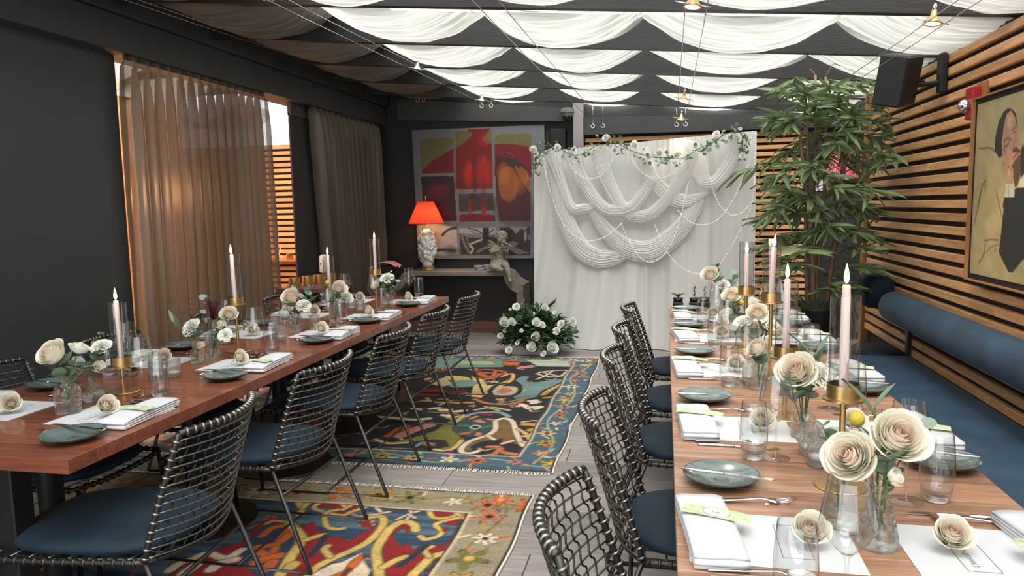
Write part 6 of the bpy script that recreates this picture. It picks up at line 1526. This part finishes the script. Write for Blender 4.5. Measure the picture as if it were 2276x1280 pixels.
# ================================================================ BAMBOO PLANT
PSC = .945
pl = empty('potted_bamboo', (1.04, 5.45, 0), 0, 'tall bamboo-like plant in a ribbed black pot on a stand', 'plant')
prof = [(.0001, .48), (.125, .48), (.13, .49)]+[(.13+.045*k/18+(.003 if k % 2 else 0), .49+.25*k/18) for k in range(19)]+[(.185, .745), (.183, .76), (.165, .76), (.160, .73)]
MB().lathe(prof, 40).build('pot', M['blackmetal'], pl, auto=50); MB().lathe([(.0001, 0), (.14, 0), (.135, .02), (.11, .48), (.0001, .48)], 24).build('stand', M['sidewood'], pl)
MB().lathe([(.0001, .765), (.08, .75), (.163, .733)], 30).build('soil', M['soil'], pl)
rn = random.Random(21); canes = []
for k, (dx, dy, h, lx, ly) in enumerate(((-.05, 0, 2.30, -.07, -.05), (.02, .03, 2.42, .02, 0), (.07, -.02, 2.30, .12, .03), (-.02, -.05, 2.05, -.16, -.1), (.05, .05, 2.15, .20, -.1), (0, 0, 2.45, -.03, .1))):
    pts = [(dx+lx*((z-.55)/1.8)**1.3+.012*sin(z*4+k), dy+ly*((z-.55)/1.8)**1.3, z) for z in np.linspace(.55, h, 16)]
    mb = MB().tube(pts, [.017-.0085*i/15 for i in range(16)], 8)
    for i in range(1, 15, 2): mb.tube([Vector(pts[i])-Vector((0, 0, .004)), Vector(pts[i])+Vector((0, 0, .004))], .019-.008*i/15, 8)
    mb.build('cane', M['cane'], pl); canes.append(pts)
lm = LF[('long', 'leaf_bamboo')]; lv = [Vector(v.co) for v in lm.vertices]; lf = [tuple(p.vertices) for p in lm.polygons]
stuff = MB(); nl = 0; tw = MB()
for k in range(98):
    pts = canes[k % 6]; zf = (k/98); zt_ = 1.0+1.5*zf+rn.uniform(-.06, .06); i = min(15, max(1, int((zt_-.55)/(pts[-1][2]-.55)*15))); b = Vector(pts[i]); a = k*2.399+rn.uniform(-.3, .3)
    ln = rn.uniform(.14, .42)*(1.0 if .95 < zt_ < 2.1 else .62); 
    if zt_ < 1.0: ln = rn.uniform(.18, .42)
    tip = b+Vector((cos(a)*ln, sin(a)*ln*.85, rn.uniform(-.02, .12)-(.05 if zt_ < 1.0 else 0)))
    mid = (b+tip)/2+Vector((0, 0, .05)); tw.tube(bez([b, mid, tip], 3), .003, 4)
    for q in range(13):
        f = q/12; st_ = tip*(1-f*.45)+b*(f*.45) if f > 0 else tip; st_ = mid.lerp(tip, 1-f*.9)
        aa = a+rn.uniform(-1.25, 1.25)*(1 if f < .2 else 1.25)*(-1 if q % 2 else 1); d = Vector((cos(aa), sin(aa), rn.uniform(-.75, .35)+(.4 if zt_ > 2.15 else 0))); s_ = rn.uniform(.13, .215)
        if st_.x+d.normalized().x*s_ > .50: d.x = -abs(d.x)*.6; st_.x = min(st_.x, .46)
        if zt_ < 1.3 and d.z < -.1: d.z = -.1+.3*rn.random()
        if st_.z+d.normalized().z*s_ > 2.40: d.z = -abs(d.z)*.3; st_.z = min(st_.z, 2.37)
        if nl < 300 and d.y < .25 and rn.random() < .45: put_leaf(pl, 'long', 'leaf_bamboo', st_, d, s_, rn.uniform(-1.2, 1.2)); nl += 1
        else:
            Mx = Matrix.Translation(st_) @ orient(d, rn.uniform(-1.2, 1.2)).to_matrix().to_4x4() @ Matrix.Scale(s_, 4); stuff.add([Mx @ v for v in lv], lf)
pl.scale = (1, 1, PSC); stuff.build('foliage', M['leaf_bamboo'], pl, kind='stuff'); tw.build('twig', M['cane'], pl)
for k in range(40): 
    a = k*2.4; put_leaf(pl, 'long', 'leaf_euc', (.10*cos(a), .10*sin(a), .75), (cos(a), sin(a), 1.2+rn.random()), rn.uniform(.09, .16))
# ================================================================ WALL SPEAKER, ALARM, DOME CAMERA
sp = empty('wall_speaker', (1.335, 4.80, 2.145), (R(10), R(14), R(-38)), 'black wall loudspeaker tilted down on a bracket over the bench', 'speaker')
MB().bbox(-.085, .085, -.10, .10, -.145, .145, .012).build('cabinet', M['blackmetal'], sp, False); MB().bbox(-.078, .078, -.106, -.098, -.138, .138, .004).build('grille', P('speaker_grille', (.018, .018, .018), .8, bump=.5, bscale=900), sp, False)
MB().sphere((.06, .12, -.02), .028, 14, 10).tube([(.03, .09, -.02), (.09, .15, -.02)], .014, 8).build('ball_joint', M['blackmetal'], sp)
br_ = MB().bbox(1.508, 1.548, 4.63, 4.70, 2.04, 2.26, .008); br_.tube([(1.43, 4.74, 2.10), (1.52, 4.66, 2.10)], .013, 8)
br_.build('speaker_bracket', M['blackmetal'], None, False, label='black upright wall bracket holding the tilted loudspeaker', cat='bracket')
al = empty('fire_alarm', (XR-.012, 4.17, 1.925), 0, 'red fire alarm strobe with clear dome above the portrait corner', 'alarm')
MB().bbox(-.045, .005, -.045, .05, -.085, .075, .006).build('housing', M['redplastic'], al, False); MB().bbox(-.005, .02, -.08, .02, -.02, .095, .003).build('back_plate', M['post'], al, False)
MB().sphere((-.055, .015, -.015), .032, 18, 12).build('dome', M['chrome'], al); MB().sphere((-.055, .015, -.015), .036, 18, 12).build('lens', M['glass'], al)
dc = empty('dome_camera', (-1.04, YB-.16, 2.40), 0, 'grey dome security camera on the beam above the backdrop', 'camera')
MB().lathe([(.0001, .10), (.045, .10), (.075, .085), (.078, .05), (.066, .045), (.064, .02), (.058, .01)], 28).build('housing', M['greyplastic'], dc, auto=50); MB().sphere((0, 0, .015), .055, 18, 12).build('dome', P('smoked_dome', (.02, .02, .02), .05, spec=.8), dc)
MB().bbox(-.03, .03, .04, .13, .04, .09, .004).build('mount', M['greyplastic'], dc, False)
MB().bbox(-1.245, -1.065, YB-.10, YB-.005, 2.06, 2.29, .008).build('wall_box', M['blackmetal'], None, False, label='small black wall box between the painting and the backdrop', cat='box')
# ================================================================ CABLE LIGHTS
def spotlamp(x, y, z, lit, label):
    t = empty('cable_light', (x, y, z), (0, R(8), R(20)), label, 'lamp', 'cable spotlights')
    MB().tube([(-.075, 0, 0), (.075, 0, 0)], .0032, 6).build('rod', M['chrome'], t)
    MB().lathe([(.010, .045), (.014, .02), (.026, .006), (.034, -.004), (.036, -.012), (.033, -.012), (.024, .002)], 20).build('reflector', M['chrome'] if not lit else M['brass'], t)
    MB().lathe([(.0001, -.006), (.031, -.007), (.031, -.010), (.0001, -.0105)], 20).build('bulb', M['bulb'] if lit else M['thickglass'], t)
    MB().lathe([(.0001, .075), (.006, .07), (.010, .045), (.0001, .042)], 12).build('socket', M['chrome'], t)
    if lit: l = lamp('spot_glow', 'SPOT', (x, y, z-.02), 22 if y < 6.5 else 5, (1, .80, .58), .02); l.data.spot_size = R(95); l.data.spot_blend = .6
PAIRS = [(-3.03, .5, 2.60, -2.70, 8.12, 2.70, .07, 'against the left beam'), (-1.99, .5, 2.52, -1.80, 7.53, 2.52, .10, 'second from the left'), (-.74, .5, 2.30, -.66, 7.53, 2.27, .10, 'above the aisle'), (.10, .5, 2.23, .15, 7.53, 2.25, .085, 'above the near edge of the right table'), (1.07, .5, 2.17, 1.13, 7.6, 2.20, .085, 'above the banquette')]
for x0, y0, z0, x1, y1, z1, w, l in PAIRS:
    for s in (-1, 1):
        t = MB().tube([(x0+s*w/2, y0, z0), ((x0+x1)/2+s*w/2, (y0+y1)/2, (z0+z1)/2-.015), (x1+s*w/2, y1, z1)], .0022, 5)
        o = empty('steel_cable', (0, 0, 0), 0, f'{"left" if s < 0 else "right"} wire of the ceiling cable pair {l}', 'cable', 'ceiling cables')
        t.build('cable', M['steel'], o)
        hk = MB().tube([(x1+s*w/2+.018*sin(a), y1-.02, z1-.035+.018*cos(a)) for a in np.linspace(0, 5.2, 12)], .0035, 6); hk.tube([(x1+s*w/2, y1-.02, z1-.018), (x1+s*w/2, y1, z1)], .003, 5); hk.build('hook', M['white'], o)
        MB().tube([(x1+s*w/2, y1, z1), (x1+s*w/2, y1+.01, ZB(x1)+.03)], .003, 5).build('hanger', M['steel'], o)
for x, y, z, lit, l in ((.105, 3.12, 2.235, 1, 'lit cable spotlight nearest the camera, above the right table'), (.137, 5.9, 2.245, 1, 'second lit cable spotlight above the right table'), (.145, 7.3, 2.25, 1, 'farthest lit cable spotlight above the right table'), (1.085, 3.45, 2.18, 1, 'lit cable spotlight above the banquette'), (1.12, 6.6, 2.19, 1, 'lit cable spotlight behind the top of the plant'),
    (-1.98, 3.55, 2.53, 0, 'unlit clear cable lamp at the top, left pair'), (-1.87, 5.55, 2.52, 0, 'unlit clear cable lamp in the middle of the left pair'), (-1.81, 7.35, 2.52, 0, 'unlit clear cable lamp at the far end of left pair')):
    spotlamp(x, y, z, lit, l)
# white folded card standing on the far bench side
fixnormals(MB().add([(-.04, -.05, 0), (.04, -.05, 0), (.0, .0, .20), (-.04, .05, 0), (.04, .05, 0), (.0, -.012, .11), (.0, -.06, .0)], [(0, 6, 5), (6, 1, 5), (0, 5, 2), (5, 1, 2), (3, 4, 2), (0, 2, 3), (1, 4, 2), (0, 3, 4, 1, 6)]).build('pointed_napkin', M['linen'], None, False, label='white napkin folded to a tall point on the farthest bench-side plate', cat='napkin')).location = (.72, 4.93, TZ+.026)
bpy.context.view_layer.update()
